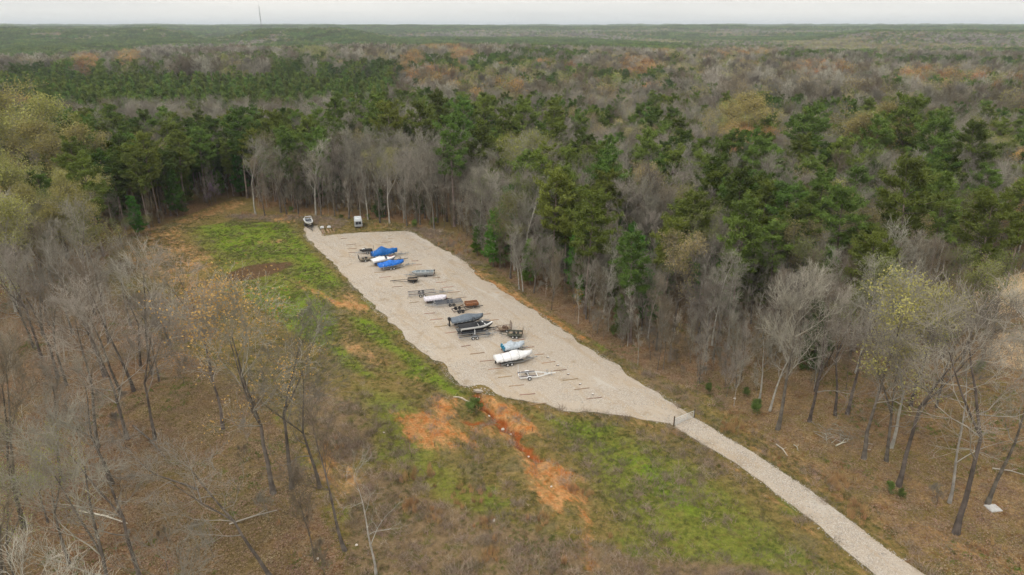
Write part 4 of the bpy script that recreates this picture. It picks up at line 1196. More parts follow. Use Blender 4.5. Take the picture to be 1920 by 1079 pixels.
M['needle_dark'] = mat('dark evergreen needles', (0.08, 0.122, 0.038), 0.7, 0, 0.3, 0.5, rand=0.25, trans=0.2, spec=0.2)
M['shrub'] = mat('shrub leaves', (0.11, 0.165, 0.04), 0.7, 0, 0.3, 0.8, rand=0.25, trans=0.25, spec=0.2)
BUD = {'orange': (0.42, 0.25, 0.095), 'tan': (0.33, 0.29, 0.125), 'yellow': (0.35, 0.325, 0.115), 'lime': (0.28, 0.31, 0.075), 'olive': (0.235, 0.25, 0.08), 'gold': (0.62, 0.40, 0.03), 'purple': (0.33, 0.24, 0.36)}
for k, c in BUD.items():
    M['bud_' + k] = mat(k + ' spring buds', c, 0.8, 0, 0.3, 0.25, rand=0.32, trans=0.3, spec=0.1)

def unit(v):
    return v / max(np.linalg.norm(v), 1e-9)

def grow_bare(seed, H=20.0, spread=0.36, first=0.35, limbs=15, up=0.45, kids=(2, 1, 1), twig_r=0.0115, wig=0.16, lean=0.0, fork=False, trunk_r=0.26, maxlvl=4):
    rg = np.random.default_rng(seed)
    trunk, segs, tips = [], [], []
    rmin = twig_r
    def dirn(d, ang):
        a = rg.normal(size=3); a -= d * a.dot(d); a = unit(a)
        return unit(d * math.cos(ang) + a * math.sin(ang))
    def branch(p, d, L, r, lvl):
        n = (0, 5, 4, 3, 1)[lvl]
        for i in range(n):
            d = unit(d + rg.normal(size=3) * wig + np.array([0, 0, 0.10 * up * 2]))
            q = p + d * L / n
            r2 = max(r * (0.78 if lvl < 3 else 0.7), rmin)
            segs.append((p, q, max(r, rmin), r2, lvl))
            p, r = q, r2
            if lvl < maxlvl and (i >= 1 or lvl > 1):
                for _ in range(kids[lvl - 1]):
                    cl = L * rg.uniform(0.42, 0.68) * (1 - 0.35 * i / n)
                    branch(p, dirn(d, rg.uniform(0.5, 0.95)), cl, r * 0.62, lvl + 1)
        if lvl >= 3: tips.append(p)
    p = np.array([0, 0, -0.4]); d = unit(np.array([lean, 0.0, 1.0]))
    n = 9; tops = 0.82
    r = trunk_r
    heads = [(p, d, r, 0)]
    fork_at = 3 + int(rg.integers(0, 2)) if fork else 99
    hl = []
    while heads:
        p, d, r, i0 = heads.pop()
        for i in range(i0, n):
            d = unit(d + rg.normal(size=3) * 0.05 + np.array([0, 0, 0.05]))
            q = p + d * (H * tops / n + (0.4 / n))
            r2 = r * (0.86 if i < n - 2 else 0.7)
            trunk.append((p, q, r * (1.35 if i == 0 else 1), r2))
            p, r = q, r2
            h = p[2] / H
            if h > first:
                k = limbs / (n * (1 - first)) * (0.6 if fork else 1)
                for _ in range(int(k) + (rg.random() < k % 1)):
                    prof = 1.0 - 0.55 * max(0, (h - first) / (1 - first)) ** 1.4
                    a = rg.uniform(0, 2 * math.pi); e = up + rg.uniform(-0.25, 0.4)
                    bd = unit(np.array([math.cos(a) * math.cos(e), math.sin(a) * math.cos(e), math.sin(e)]))
                    branch(p, bd, H * spread * prof * rg.uniform(0.6, 1.15), r * 0.55, 1)
            if i == fork_at:
                fork_at = 99
                heads.append((p, dirn(d, 0.5), r * 0.8, i + 1)); d = dirn(d, 0.3)
        for _ in range(3):
            branch(p, dirn(d, rg.uniform(0.1, 0.5)), H * 0.2, r * 0.7, 1)
    return trunk, segs, tips

def arr(segs):
    return np.array([s[0] for s in segs]), np.array([s[1] for s in segs]), np.array([s[2] for s in segs]), np.array([s[3] for s in segs])

def join(parts):
    """[(V, faces(k cols), mat index)] -> V, Q, T, mi"""
    V, Q, T, mq, mt_ = [], [], [], [], []
    b = 0
    for v, f, m in parts:
        if len(v) == 0: continue
        V.append(v)
        if f.shape[1] == 4: Q.append(f + b); mq.append(np.full(len(f), m))
        else: T.append(f + b); mt_.append(np.full(len(f), m))
        b += len(v)
    return np.concatenate(V), (np.concatenate(Q) if Q else None), (np.concatenate(T) if T else None), np.concatenate(mq + mt_)

def leaves(pts, per, spread, size, seed, flat=0.0):
    """small four cornered leaves about points"""
    rg = np.random.default_rng(seed)
    n = len(pts) * per
    c = np.repeat(np.asarray(pts), per, 0) + rg.normal(size=(n, 3)) * spread
    nr = rg.normal(size=(n, 3)); nr[:, 2] = np.abs(nr[:, 2]) + flat; nr /= np.linalg.norm(nr, axis=1, keepdims=True)
    a = np.cross(nr, rg.normal(size=(n, 3))); a /= np.linalg.norm(a, axis=1, keepdims=True)
    b = np.cross(nr, a)
    s = size * rg.uniform(0.6, 1.3, (n, 1))
    V = np.stack([c + a * s, c + b * s * 0.6, c - a * s, c - b * s * 0.6], 1).reshape(-1, 3)
    return V, np.arange(n * 4).reshape(-1, 4)

def tufts(pts, per, length, width, seed, upk=0.5):
    """needle tufts: narrow blades radiating from points"""
    rg = np.random.default_rng(seed)
    n = len(pts) * per
    c = np.repeat(np.asarray(pts), per, 0) + rg.normal(size=(n, 3)) * length * 0.35
    d = rg.normal(size=(n, 3)); d[:, 2] += upk; d /= np.linalg.norm(d, axis=1, keepdims=True)
    a = np.cross(d, rg.normal(size=(n, 3))); a /= np.linalg.norm(a, axis=1, keepdims=True)
    L = length * rg.uniform(0.6, 1.25, (n, 1)); w = width * rg.uniform(0.7, 1.3, (n, 1))
    V = np.stack([c - a * w, c + a * w, c + d * L], 1).reshape(-1, 3)
    return V, np.arange(n * 3).reshape(-1, 3)

PROTO = {}     # kind -> list of dict(H, trunk mesh, crown mesh)

def trunk_part(trunk, k=7):
    return tubes(*arr(trunk), k)

def add_bare(kind, seed, bark, twig, leafmat=None, per=2, lsize=0.13, lspread=0.25, H=20.0, near=True, **kw):
    trunk, segs, tips = grow_bare(seed, H, **kw)
    tv, tq = trunk_part(trunk, 7 if near else 4)
    big = [s for s in segs if s[4] <= 2]; small = [s for s in segs if s[4] > 2]
    parts = [(*tubes(*arr(big), 5 if near else 3), 1)]
    if small: parts.append((*tubes(*arr(small), 3), 0))
    mats = [M[twig], M['limbpale' if 'pale' in twig else 'twigdark' if 'dark' in twig else 'limb']]
    if leafmat:
        tp = tips if per >= 1 else [q for i_, q in enumerate(tips) if (i_ * 0.618) % 1 < per]
        parts.append((*leaves(tp, max(1, int(per)), lspread, lsize, seed + 5), 2)); mats.append(M[leafmat])
    V, Q, T, mi = join(parts)
    PROTO.setdefault(kind, []).append(dict(H=H, tv=tv, tq=tq, tm=M[bark], cv=V, cq=Q, ct=T, cmi=mi, cm=mats))

def add_pine(kind, seed, needle='needle', H=24.0, crown=0.5, width=0.17, nb=46, per=20, length=0.62, bw=0.085, droop=0.0, near=True, cone=False, bark='barkpine', tuft_n=3):
    rg = np.random.default_rng(seed)
    trunk = []; n = 9; p = np.array([0, 0, -0.4]); d = np.array([0, 0, 1.0]); r = 0.012 * H + 0.02
    pts = [p]
    for i in range(n):
        d = unit(d + np.append(rg.normal(size=2) * 0.02, 0)); q = p + d * (H + 0.4) / n
        r2 = max(r * 0.86, 0.03) if i < n - 2 else max(r * 0.6, 0.02)
        trunk.append((p, q, r * (1.25 if i == 0 else 1), r2)); p, r = q, r2; pts.append(p)
    pts = np.array(pts)
    def at(h): return np.array([np.interp(h, pts[:, 2], pts[:, k]) for k in range(3)])
    br, cl = [], []
    gap = rg.uniform(0, 6.28)
    for b in range(nb):
        u = (b + rg.random()) / nb
        h = H * (1 - (1 - crown) * u ** (0.85))
        if cone: L = H * width * (0.2 + 0.8 * u ** 0.6 * (1 - 0.35 * u ** 4)) * rg.uniform(0.5, 1.3)
        else:
            prof = math.sin(min(1.0, 0.16 + u * 1.0) * math.pi * 0.78) ** 0.8
            L = H * width * prof * rg.uniform(0.5, 1.25)
        a = b * 2.4 + rg.uniform(-0.5, 0.5)
        e = (0.75 - 0.75 * u) * (0.9 if not cone else 0.7) + rg.uniform(-0.15, 0.2) - droop * u
        d = np.array([math.cos(a) * math.cos(e), math.sin(a) * math.cos(e), math.sin(e)])
        s = at(h); m = s + d * L * 0.55; t = m + unit(d + np.array([0, 0, 0.35])) * L * 0.45
        rb = 0.02 + 0.012 * L
        br += [(s, m, rb, rb * 0.7), (m, t, rb * 0.7, 0.015)]
        cl += [t, s * 0.25 + t * 0.75 + rg.normal(size=3) * 0.15]
        k = max(1, int(L * tuft_n * 0.5))
        for _ in range(k):
            f = rg.uniform(0.4, 1.0); base = s + (t - s) * f
            sd = unit(np.cross(d, [0, 0, 1]) * rg.choice([-1, 1]) + d * 0.6 + np.array([0, 0, 0.3]))
            q = base + sd * L * rg.uniform(0.15, 0.42)
            br.append((base, q, 0.02, 0.012)); cl += [q, base * 0.4 + q * 0.6]
    cl += [at(H) + rg.normal(size=3) * 0.2 for _ in range(5)]
    tv, tq = trunk_part(trunk, 8 if near else 4)
    ndl = tufts(cl, per, length, bw, seed + 3)
    V, Q, T, mi = join([(*tubes(*arr(br), 3), 0), (*ndl, 1)])
    PROTO.setdefault(kind, []).append(dict(H=H, tv=tv, tq=tq, tm=M[bark], cv=V, cq=Q, ct=T, cmi=mi, cm=[M['bark'], M[needle]]))

# near shapes
for i in range(6):
    add_bare('bare', 100 + i, 'bark' if i != 3 else 'barkpale', 'twig' if i != 5 else 'twigdark', spread=(0.27, 0.33, 0.22, 0.28, 0.38, 0.25)[i], first=(0.3, 0.25, 0.4, 0.3, 0.22, 0.2)[i], up=(0.75, 0.6, 0.85, 0.7, 0.5, 0.8)[i], limbs=(14, 14, 13, 14, 15, 17)[i], fork=i in (1, 4))
for i in range(4):
    add_bare('pale', 140 + i, 'barkpale', 'twigpale', spread=(0.32, 0.25, 0.19, 0.28)[i], first=(0.3, 0.32, 0.25, 0.35)[i], up=(0.6, 0.75, 0.85, 0.7)[i], limbs=(13, 13, 18, 12)[i], fork=i in (0, 3), wig=0.2)
for i in range(4):
    add_bare('open', 130 + i, 'bark', ('twig', 'twigdark', 'twig', 'twigpale')[i], spread=(0.34, 0.3, 0.4, 0.3)[i], first=(0.3, 0.4, 0.25, 0.35)[i], up=(0.6, 0.75, 0.5, 0.7)[i], limbs=(11, 10, 12, 10)[i], kids=(2, 2, 0), maxlvl=3, wig=0.22, twig_r=0.012, fork=i in (0, 2))
for i in range(2):   # few and crooked branches
    add_bare('snag', 150 + i, 'barkpale', 'twigpale', spread=(0.26, 0.2)[i], first=(0.25, 0.4)[i], up=0.4, limbs=(7, 5)[i], wig=0.26, kids=(1, 1, 1), maxlvl=3, trunk_r=0.2)
for i in range(4):   # thin saplings, branched low
    add_bare('sapling', 160 + i, 'bark' if i != 2 else 'barkpale', ('twig', 'twigdark', 'twigpale', 'twig')[i], H=12.0, spread=(0.2, 0.26, 0.17, 0.3)[i], first=(0.15, 0.2, 0.3, 0.12)[i], limbs=14, up=0.85, trunk_r=0.085, twig_r=0.0105, kids=(2, 1, 1), maxlvl=4 if i % 2 else 3)
for i in range(2):
    add_bare('brush', 170 + i, 'bark', ('twigdark', 'twig')[i], H=4.5, spread=0.42, first=0.06, limbs=13, up=0.85, trunk_r=0.035, twig_r=0.010, kids=(2, 1, 1), maxlvl=3, fork=True)
for c in ('orange', 'tan', 'yellow', 'lime', 'olive'):
    for i in range(2):
        add_bare('bud_' + c, 200 + i + 10 * len(c), 'bark', 'twig' if c != 'lime' else 'twigpale', 'bud_' + c, per=2, lsize=0.13, lspread=0.35, spread=(0.34, 0.28)[i], first=(0.3, 0.35)[i], limbs=13, up=(0.6, 0.7)[i], fork=i == 0)
add_bare('sparse_lime', 258, 'bark', 'twig', 'bud_lime', per=1, lsize=0.10, lspread=0.3, spread=0.34, first=0.2, limbs=14, up=0.6, fork=True)
for i in range(2):
    add_bare('sparse_orange', 255 + i, 'bark', 'twig', 'bud_orange', per=1, lsize=0.10, lspread=0.35, spread=(0.36, 0.3)[i], first=0.35, limbs=12, up=0.6, fork=i == 0)
add_bare('bigyellow', 261, 'barkpale', 'twig', 'bud_yellow', per=5, lsize=0.14, lspread=0.5, spread=0.46, first=0.25, limbs=18, up=0.4, fork=True)
add_bare('bigyellow', 262, 'barkpale', 'twigpale', 'bud_yellow', per=5, lsize=0.14, lspread=0.5, spread=0.44, first=0.25, limbs=18, up=0.45, fork=True)
add_bare('redbud', 270, 'bark', 'twigdark', 'bud_purple', per=1, lsize=0.10, lspread=0.2, H=7.0, spread=0.4, first=0.2, limbs=10, up=0.4, trunk_r=0.1, kids=(2, 1, 1))
add_bare('goldvine', 271, 'bark', 'twigdark', 'bud_gold', per=1, lsize=0.13, lspread=0.25, H=9.0, spread=0.16, first=0.3, limbs=7, up=0.6, trunk_r=0.07, kids=(2, 1, 1), maxlvl=3)
for i in range(4):
    add_pine('pine', 300 + i, 'needle', crown=(0.48, 0.55, 0.42, 0.5)[i], width=(0.17, 0.2, 0.15, 0.19)[i], nb=(46, 40, 54, 44)[i])
for i in range(2):
    add_pine('pineyellow', 310 + i, 'needle_lit', crown=(0.5, 0.42)[i], width=(0.2, 0.17)[i], nb=(44, 50)[i])
for i in range(2):
    add_pine('ypine', 320 + i, ('needle_young', 'needle')[i], H=12.0, crown=0.12, width=0.24, nb=60, cone=True, per=18, length=0.5, bw=0.075)
add_pine('cedar', 330, 'needle_dark', H=9.0, crown=0.03, width=0.26, nb=80, cone=True, per=20, length=0.36, bw=0.06, bark='bark')
add_bare('bush', 340, 'bark', 'twigdark', 'shrub', per=4, lsize=0.11, lspread=0.2, H=3.0, spread=0.5, first=0.05, limbs=14, up=0.6, trunk_r=0.04, kids=(2, 1, 1), maxlvl=3, fork=True)
# simpler shapes for the woods farther off
for i in range(4):
    add_bare('far_bare', 400 + i, 'barkpale' if i == 2 else 'bark', ('twig', 'twigpale', 'twig', 'twigdark')[i], near=False, spread=0.40, first=0.3, up=0.6, limbs=14, kids=(2, 1, 1), twig_r=0.028)
for j, c in enumerate(('orange', 'tan', 'yellow', 'lime', 'olive')):
    add_bare('far_' + c, 420 + j, 'bark', 'twig', 'bud_' + c, per=2, lsize=0.28, lspread=0.5, near=False, spread=0.42, first=0.3, up=0.5, limbs=12, kids=(2, 1, 1), twig_r=0.04, maxlvl=3)
for i in range(3):
    add_pine('far_pine', 440 + i, ('needle', 'needle_dark', 'needle')[i], near=False, nb=30, per=9, length=1.0, bw=0.17, crown=(0.4, 0.45, 0.35)[i], width=(0.22, 0.2, 0.23)[i], tuft_n=2)
add_pine('plant_pine', 450, 'needle', H=15.0, crown=0.3, width=0.19, nb=30, per=8, length=0.9, bw=0.16, cone=True, near=False, tuft_n=2)

for kind, ps in PROTO.items():
    for d in ps:
        d['trunk'] = mk('trunk', d['tv'], d['tq'], None, [d['tm']], None, True)
        d['crown'] = mk('crown', d['cv'], d['cq'], d['ct'], d['cm'], d['cmi'])

_joined = {}
def joined(d, key):
    if key not in _joined:
        parts = [(d['tv'], d['tq'], 0)]
        nq = 0 if d['cq'] is None else len(d['cq'])
        V = np.concatenate([d['tv'], d['cv']]); b = len(d['tv'])
        Q = d['tq'] if d['cq'] is None else np.concatenate([d['tq'], d['cq'] + b])
        T = None if d['ct'] is None else d['ct'] + b
        mi = np.concatenate([np.zeros(len(d['tq']), int), d['cmi'] + 1])
        me = mk('tree_shape', V, Q, T, [d['tm']] + list(d['cm']), mi)
        _joined[key] = bpy.data.objects.new('shape_%s' % key, me)
    return _joined[key]

# ---- scattering of masses: one object, its pieces set on points by geometry nodes
def scatter(name, pts, idx, rot, scl, shapes, label, cat=None, group=None):
    coll = bpy.data.collections.new('shapes of ' + name)
    for i, s in enumerate(shapes):
        o = bpy.data.objects.new('%03d' % i + name, s.data if hasattr(s, 'data') else s)
        coll.objects.link(o)
    me = mk(name, pts)
    for nm, ty, ar, pr in (('idx', 'INT', np.asarray(idx, np.int32), 'value'), ('scl', 'FLOAT', np.asarray(scl, np.float32), 'value'), ('rot', 'FLOAT_VECTOR', np.asarray(rot, np.float32).ravel(), 'vector')):
        at = me.attributes.new(nm, ty, 'POINT'); at.data.foreach_set(pr, ar)
    o = link(name, me)
    ng = bpy.data.node_groups.new('scatter ' + name, 'GeometryNodeTree')
    ng.interface.new_socket('Geometry', in_out='INPUT', socket_type='NodeSocketGeometry')
    ng.interface.new_socket('Geometry', in_out='OUTPUT', socket_type='NodeSocketGeometry')
    n, l = ng.nodes, ng.links
    gi, go = n.new('NodeGroupInput'), n.new('NodeGroupOutput')
    ci = n.new('GeometryNodeCollectionInfo'); ci.inputs['Collection'].default_value = coll
    ci.inputs['Separate Children'].default_value = True; ci.inputs['Reset Children'].default_value = True
    ip = n.new('GeometryNodeInstanceOnPoints'); ip.inputs['Pick Instance'].default_value = True
    def na(nm, ty):
        q = n.new('GeometryNodeInputNamedAttribute'); q.data_type = ty; q.inputs['Name'].default_value = nm; return q.outputs['Attribute']
    er = n.new('FunctionNodeEulerToRotation')
    l.new(na('rot', 'FLOAT_VECTOR'), er.inputs[0]); l.new(er.outputs[0], ip.inputs['Rotation'])
    l.new(na('idx', 'INT'), ip.inputs['Instance Index']); l.new(na('scl', 'FLOAT'), ip.inputs['Scale'])
    l.new(gi.outputs[0], ip.inputs['Points']); l.new(ci.outputs[0], ip.inputs['Instance']); l.new(ip.outputs[0], go.inputs[0])
    md = o.modifiers.new('scatter', 'NODES'); md.node_group = ng
    return tag(o, label, cat, group, 'stuff')

# ------------------------------------------------------------------ which kind of tree stands where (areas of the photograph, by where crowns show)
def inpoly(poly, x, y):
    ins = np.zeros(np.shape(x), bool); p = poly
    for i in range(len(p)):
        (ax, ay), (bx, by) = p[i], p[(i + 1) % len(p)]
        if ay == by: continue
        ins ^= ((ay > y) != (by > y)) & (x < (bx - ax) * (y - ay) / (by - ay) + ax)
    return ins

def ell(cx, cy, rx, ry):
    return [(cx + rx * math.cos(k * math.pi / 6), cy + ry * math.sin(k * math.pi / 6)) for k in range(12)]

K = ['bare', 'pale', 'snag', 'sapling', 'bud_orange', 'bud_tan', 'bud_yellow', 'bud_lime', 'bud_olive', 'pine', 'pineyellow', 'ypine', 'cedar', 'plant']
def mixv(**kw):
    v = np.array([kw.get(k, 0.0) for k in K], float); return v / v.sum()
REG = []
for e, m in [((812, 155, 46, 20), dict(bud_orange=3, bud_tan=1, bare=1.5)), ((935, 182, 52, 16), dict(bud_orange=3, bud_tan=2, bare=2)), ((770, 120, 24, 16), dict(bud_orange=3, bud_tan=1)), ((1150, 190, 42, 16), dict(bud_tan=3, bare=1)),
             ((1395, 103, 62, 11), dict(bud_orange=2, bud_tan=2, bare=2, pine=1)), ((1545, 140, 66, 13), dict(bud_orange=3, bud_tan=1, bare=2)), ((1500, 85, 22, 10), dict(bud_orange=2, bare=1)), ((1200, 132, 34, 14), dict(bud_orange=2, bare=1)), ((1240, 95, 30, 12), dict(bud_orange=2, bud_tan=2)),
             ((1740, 150, 60, 8), dict(bud_orange=2, bud_tan=1, pine=1)), ((1385, 270, 26, 26), dict(bud_orange=2)), ((1380, 225, 50, 30), dict(bud_yellow=3, bud_lime=1)), ((1640, 255, 52, 45), dict(bud_lime=2, bud_olive=3)), ((1815, 240, 16, 12), dict(bud_lime=2, bare=1)),
             ((420, 120, 18, 14), dict(bud_lime=2, bare=1)), ((460, 122, 16, 10), dict(bud_lime=2, bare=1)), ((165, 122, 22, 12), dict(bud_orange=2, bare=1)), ((240, 112, 26, 14), dict(bud_tan=2, bud_orange=1)), ((115, 115, 20, 10), dict(bud_lime=2, bare=1)), ((380, 82, 20, 10), dict(bud_orange=2, bare=1)), ((460, 82, 24, 10), dict(bud_orange=2, bare=1)),
             ((455, 88, 22, 12), dict(bud_orange=2, bare=1)), ((865, 110, 20, 12), dict(bud_orange=1, bud_tan=1)), ((830, 92, 40, 8), dict(bud_tan=1, bud_orange=1)), ((1090, 92, 34, 8), dict(bud_tan=1)), ((590, 100, 30, 10), dict(bud_olive=1, bud_lime=1)),
             ((980, 285, 30, 26), dict(bud_lime=2, pale=1)), ((110, 290, 60, 20), dict(bud_tan=1, bud_olive=1)), ((290, 275, 30, 20), dict(bud_tan=1, bare=1)), ((1600, 390, 30, 20), dict(bud_yellow=1, bare=1)), ((1750, 550, 60, 25), dict(bud_olive=1, bud_yellow=1, bare=1)), ((430, 290, 30, 15), dict(bare=1, pale=1))]:
    REG.append((ell(*e), mixv(**m)))
for p, m in [([(0, 132), (200, 130), (560, 132), (780, 134), (790, 160), (730, 192), (500, 204), (200, 206), (0, 212)], dict(plant=1)),
             ([(560, 75), (780, 84), (1000, 88), (1310, 78), (1310, 92), (1000, 118), (820, 136), (560, 134)], dict(pine=5, bare=3, bud_tan=1)),
             ([(0, 90), (200, 85), (200, 138), (0, 138)], dict(pine=4, bare=2, bud_tan=1)),
             ([(200, 100), (690, 98), (690, 136), (200, 136)], dict(bare=7, bud_olive=1, pine=1)),
             ([(60, 204), (640, 192), (660, 228), (420, 240), (250, 228), (80, 226)], dict(bare=8, bud_tan=1, pine=0.7)),
             ([(60, 222), (440, 232), (600, 224), (600, 300), (440, 300), (430, 400), (160, 400), (130, 330)], dict(pine=5, ypine=2, bare=1, pineyellow=1)),
             ([(0, 222), (60, 222), (130, 330), (160, 400), (0, 420)], dict(bare=2, pine=1, bud_olive=1)),
             ([(1470, 96), (1900, 108), (1920, 132), (1600, 134), (1470, 128)], dict(pine=6, bare=1)),
             ([(1310, 150), (1640, 150), (1660, 230), (1330, 210)], dict(pine=4, bare=3, bud_tan=1)),
             ([(600, 184), (1060, 190), (1060, 270), (600, 270)], dict(bare=4, pine=3, pale=1, bud_olive=0.8, bud_tan=0.6)),
             ([(440, 270), (900, 270), (900, 425), (440, 425)], dict(bare=7, pale=1.4, sapling=3, cedar=1.0, bud_olive=0.5)),
             ([(1000, 345), (1260, 345), (1260, 480), (1000, 480)], dict(ypine=6, bare=3, pine=1, pineyellow=1)),
             ([(1340, 325), (1720, 335), (1720, 450), (1360, 450)], dict(ypine=4, pine=2, bare=3, bud_tan=1)),
             ([(1060, 185), (1480, 185), (1480, 345), (1060, 345)], dict(bare=5, pine=1.8, pale=1, bud_tan=1.6, bud_olive=1.4, bud_lime=0.4, bud_yellow=0.3, pineyellow=0.5, ypine=0.8)),
             ([(1480, 185), (1930, 185), (1930, 345), (1480, 345)], dict(bare=5, pine=1.9, pineyellow=0.8, bud_olive=1.8, bud_tan=1.2, bud_lime=0.5, ypine=1.2)),
             ([(870, 425), (1340, 425), (1340, 760), (870, 760)], dict(bare=4, pale=1.2, sapling=7, ypine=0.1, bud_tan=0.3)),
             ([(1340, 425), (1930, 425), (1930, 760), (1340, 760)], dict(bare=5, pale=1.4, sapling=3, pine=0.5, pineyellow=0.4, ypine=0.8, bud_olive=0.8)),
             ([(-100, 400), (700, 400), (700, 1300), (-100, 1300)], dict(bare=9, pale=1.2, sapling=3, snag=1, bud_olive=0.25)),
             ([(860, 255), (1345, 255), (1345, 425), (860, 425)], dict(bare=5, pale=1.8, pine=0.9, pineyellow=0.4, ypine=2.2, sapling=1, bud_olive=1.2, bud_lime=0.6))]:
    REG.append((p, mixv(**m)))
DEF_NEAR, DEF_FAR = mixv(bare=5, pine=2.0, pale=1, bud_tan=1.3, bud_olive=1.4, bud_orange=0.5, bud_lime=0.4), mixv(bare=3.8, pine=6.4, bud_tan=1.4, bud_olive=2.4, bud_orange=0.5, bud_lime=1.2, bud_yellow=0.8)

HGT = {'bare': (17, 24), 'pale': (16, 23), 'snag': (9, 16), 'sapling': (7, 13), 'bud_orange': (16, 22), 'bud_tan': (15, 21), 'bud_yellow': (15, 21), 'bud_lime': (14, 20), 'bud_olive': (14, 20), 'pine': (19, 27), 'pineyellow': (19, 26), 'ypine': (8, 15), 'cedar': (5, 10), 'plant': (13, 16)}

def choose(x, y, rg):
    """kinds for points"""
    n = len(x)
    r = np.hypot(x, y)
    cx, cy, _ = proj(x, y, zg(x, y) + 18.0)
    pr = np.where((r < 420)[:, None], DEF_NEAR, DEF_FAR)
    done = np.zeros(n, bool)
    for poly, m in REG:
        s = inpoly(poly, cx, cy) & ~done
        pr[s] = m; done |= s
    cum = np.cumsum(pr, 1)
    return (rg.random((n, 1)) > cum).sum(1).clip(0, len(K) - 1)

# ---- hand placed trees: ground pixel of the foot, pixel row of the top
HAND = []
def hand(kind, base, top, label, var=None, lean=None, rz=None, sx=1.0):
    HAND.append((kind, base, top, label, var, lean, rz, sx))
hand('bare', (1458, 806), 505, 'tall straight grey tree just beyond the gate, dark trunk')
hand('pale', (1443, 771), 590, 'slim pale tree standing just behind the tall tree beyond the gate', 1)
hand('open', (1588, 777), 520, 'dark trunked bare tree leaning right, behind the brush heap', 0)
hand('bare', (1566, 780), 560, 'thin dark tree left of the leaning one behind the brush heap', 2)
hand('bud_yellow', (1620, 861), 555, 'slender tree with sparse yellow leaves in the open woodland', 1)
hand('bare', (1662, 865), 600, 'dark twin trunk beside the stout tree in the open woodland', 1)
hand('open', (1684, 912), 560, 'stout dark bare tree in the middle of the open woodland', 0)
hand('pale', (1670, 840), 590, 'pale mossy barked tree behind the stout dark one', 0)
hand('open', (1793, 1000), 565, 'big bare tree nearest the concrete cover, lichened branches', 4)
hand('snag', (1780, 943), 640, 'broken pale tree just behind the big bare tree', 2)
hand('bare', (1851, 945), 640, 'leaning dark tree directly above the concrete cover', 2)
hand('pale', (1930, 890), 560, 'pale tree at the picture edge in the open woodland', 0)
hand('pale', (1462, 660), 500, 'broad pale grey tree with spreading crown at the wood edge', 0)
hand('pale', (1605, 700), 480, 'pale forked tree behind the open woodland', 0)
hand('bare', (1755, 765), 590, 'bare tree with drooping twigs behind the open woodland', 4)
hand('pine', (1672, 600), 315, 'tall pine with a long bare trunk left of the tan clearing', 1)
hand('pineyellow', (1808, 620), 372, 'broad yellow green pine beside the tan clearing', 0)
hand('pineyellow', (1408, 545), 348, 'bright yellow green pine standing alone above the bare wood', 0)
hand('pine', (1532, 445), 278, 'tall thin topped pine with a pale trunk in the mixed wood', 0)
hand('pineyellow', (1249, 446), 285, 'layered yellow green pine above the young pines', 1)
hand('pineyellow', (1123, 455), 313, 'lumpy olive green pine among the young pines', 0)
hand('pineyellow', (1026, 436), 278, 'flat topped light green pine behind the lot', 1)
hand('bud_lime', (977, 436), 258, 'pale lime green tree left of the flat topped pine', 0)
hand('pine', (1213, 345), 212, 'pine with an open crown rising from the grey wood', 3)
hand('pine', (1131, 340), 232, 'rounded dark pine, right one of a pair in the grey wood', 1)
hand('pine', (1089, 345), 224, 'narrow dark pine, left one of a pair in the grey wood', 2)
for k, (bx, by, ty, kd) in enumerate([(1745, 490, 292, 'pine'), (1722, 430, 225, 'pine'), (1602, 410, 228, 'pine'), (1885, 540, 330, 'pine'), (1368, 430, 252, 'pine'), (1480, 400, 210, 'pine'), (1800, 440, 240, 'pine'), (1660, 400, 190, 'pineyellow'), (1900, 440, 225, 'pine')]):
    hand(kd, (bx, by), ty, ['tall pine above the tan clearing, left of the broad one', 'high crowned pine behind the distant redbud', 'pine with ragged crown above the mixed wood', 'dark pine at the right picture edge', 'dark pine beside the orange budding crown', 'narrow pine above the grey wood', 'spreading pine high on the right', 'light green pine highest of the right hand wood', 'dark pine highest at the right picture edge'][k])
hand('pine', (852, 425), 221, 'dark pine with a long bare trunk behind the lot', 0)
for k, (bx, by, ty, v) in enumerate([(637, 345, 186, 0), (706, 350, 187, 1), (742, 365, 200, 3), (826, 345, 180, 2), (803, 360, 200, 1), (866, 355, 192, 0), (599, 362, 226, 3), (464, 372, 211, 1), (521, 370, 216, 3), (973, 345, 190, 3), (1033, 350, 195, 2), (910, 350, 188, 1), (945, 358, 205, 0)]):
    hand('pine' if k not in (2, 8) else 'pineyellow', (bx, by), ty, '%s dark pine counted from the meadow end in the row behind the lot' % ['fifth', 'sixth', 'seventh', 'ninth', 'eighth', 'tenth', 'fourth', 'second', 'third', 'thirteenth', 'fourteenth', 'eleventh', 'twelfth'][k], v if k not in (2, 8) else 0)
for k, (bx, by, ty) in enumerate([(480, 404, 268), (497, 405, 300), (527, 399, 258), (538, 402, 285), (592, 404, 268), (602, 405, 290), (654, 410, 272), (713, 418, 262), (731, 419, 300), (763, 424, 290), (814, 430, 268), (788, 422, 300), (690, 412, 300), (628, 406, 300), (560, 402, 290)]):
    hand('pale' if k % 4 == 0 else 'bare', (bx, by), ty, 'grey bare tree %s of the front row behind the lot' % ['first', 'second', 'third', 'fourth', 'sixth', 'seventh', 'ninth', 'eleventh', 'twelfth', 'thirteenth', 'fifteenth', 'fourteenth', 'tenth', 'eighth', 'fifth'][k])
hand('pale', (974, 543), 425, 'left one of two slim white barked trees beside the gravel', 2)
hand('pale', (981, 547), 440, 'right one of two slim white barked trees beside the gravel', 1)
hand('pale', (1130, 598), 458, 'slim white barked tree with a feathery top at the wood edge', 2)
hand('snag', (1173, 596), 470, 'white barked snag right of the feathery topped tree', 2)
hand('pale', (1190, 578), 490, 'pale tree behind the white barked snag', 1)
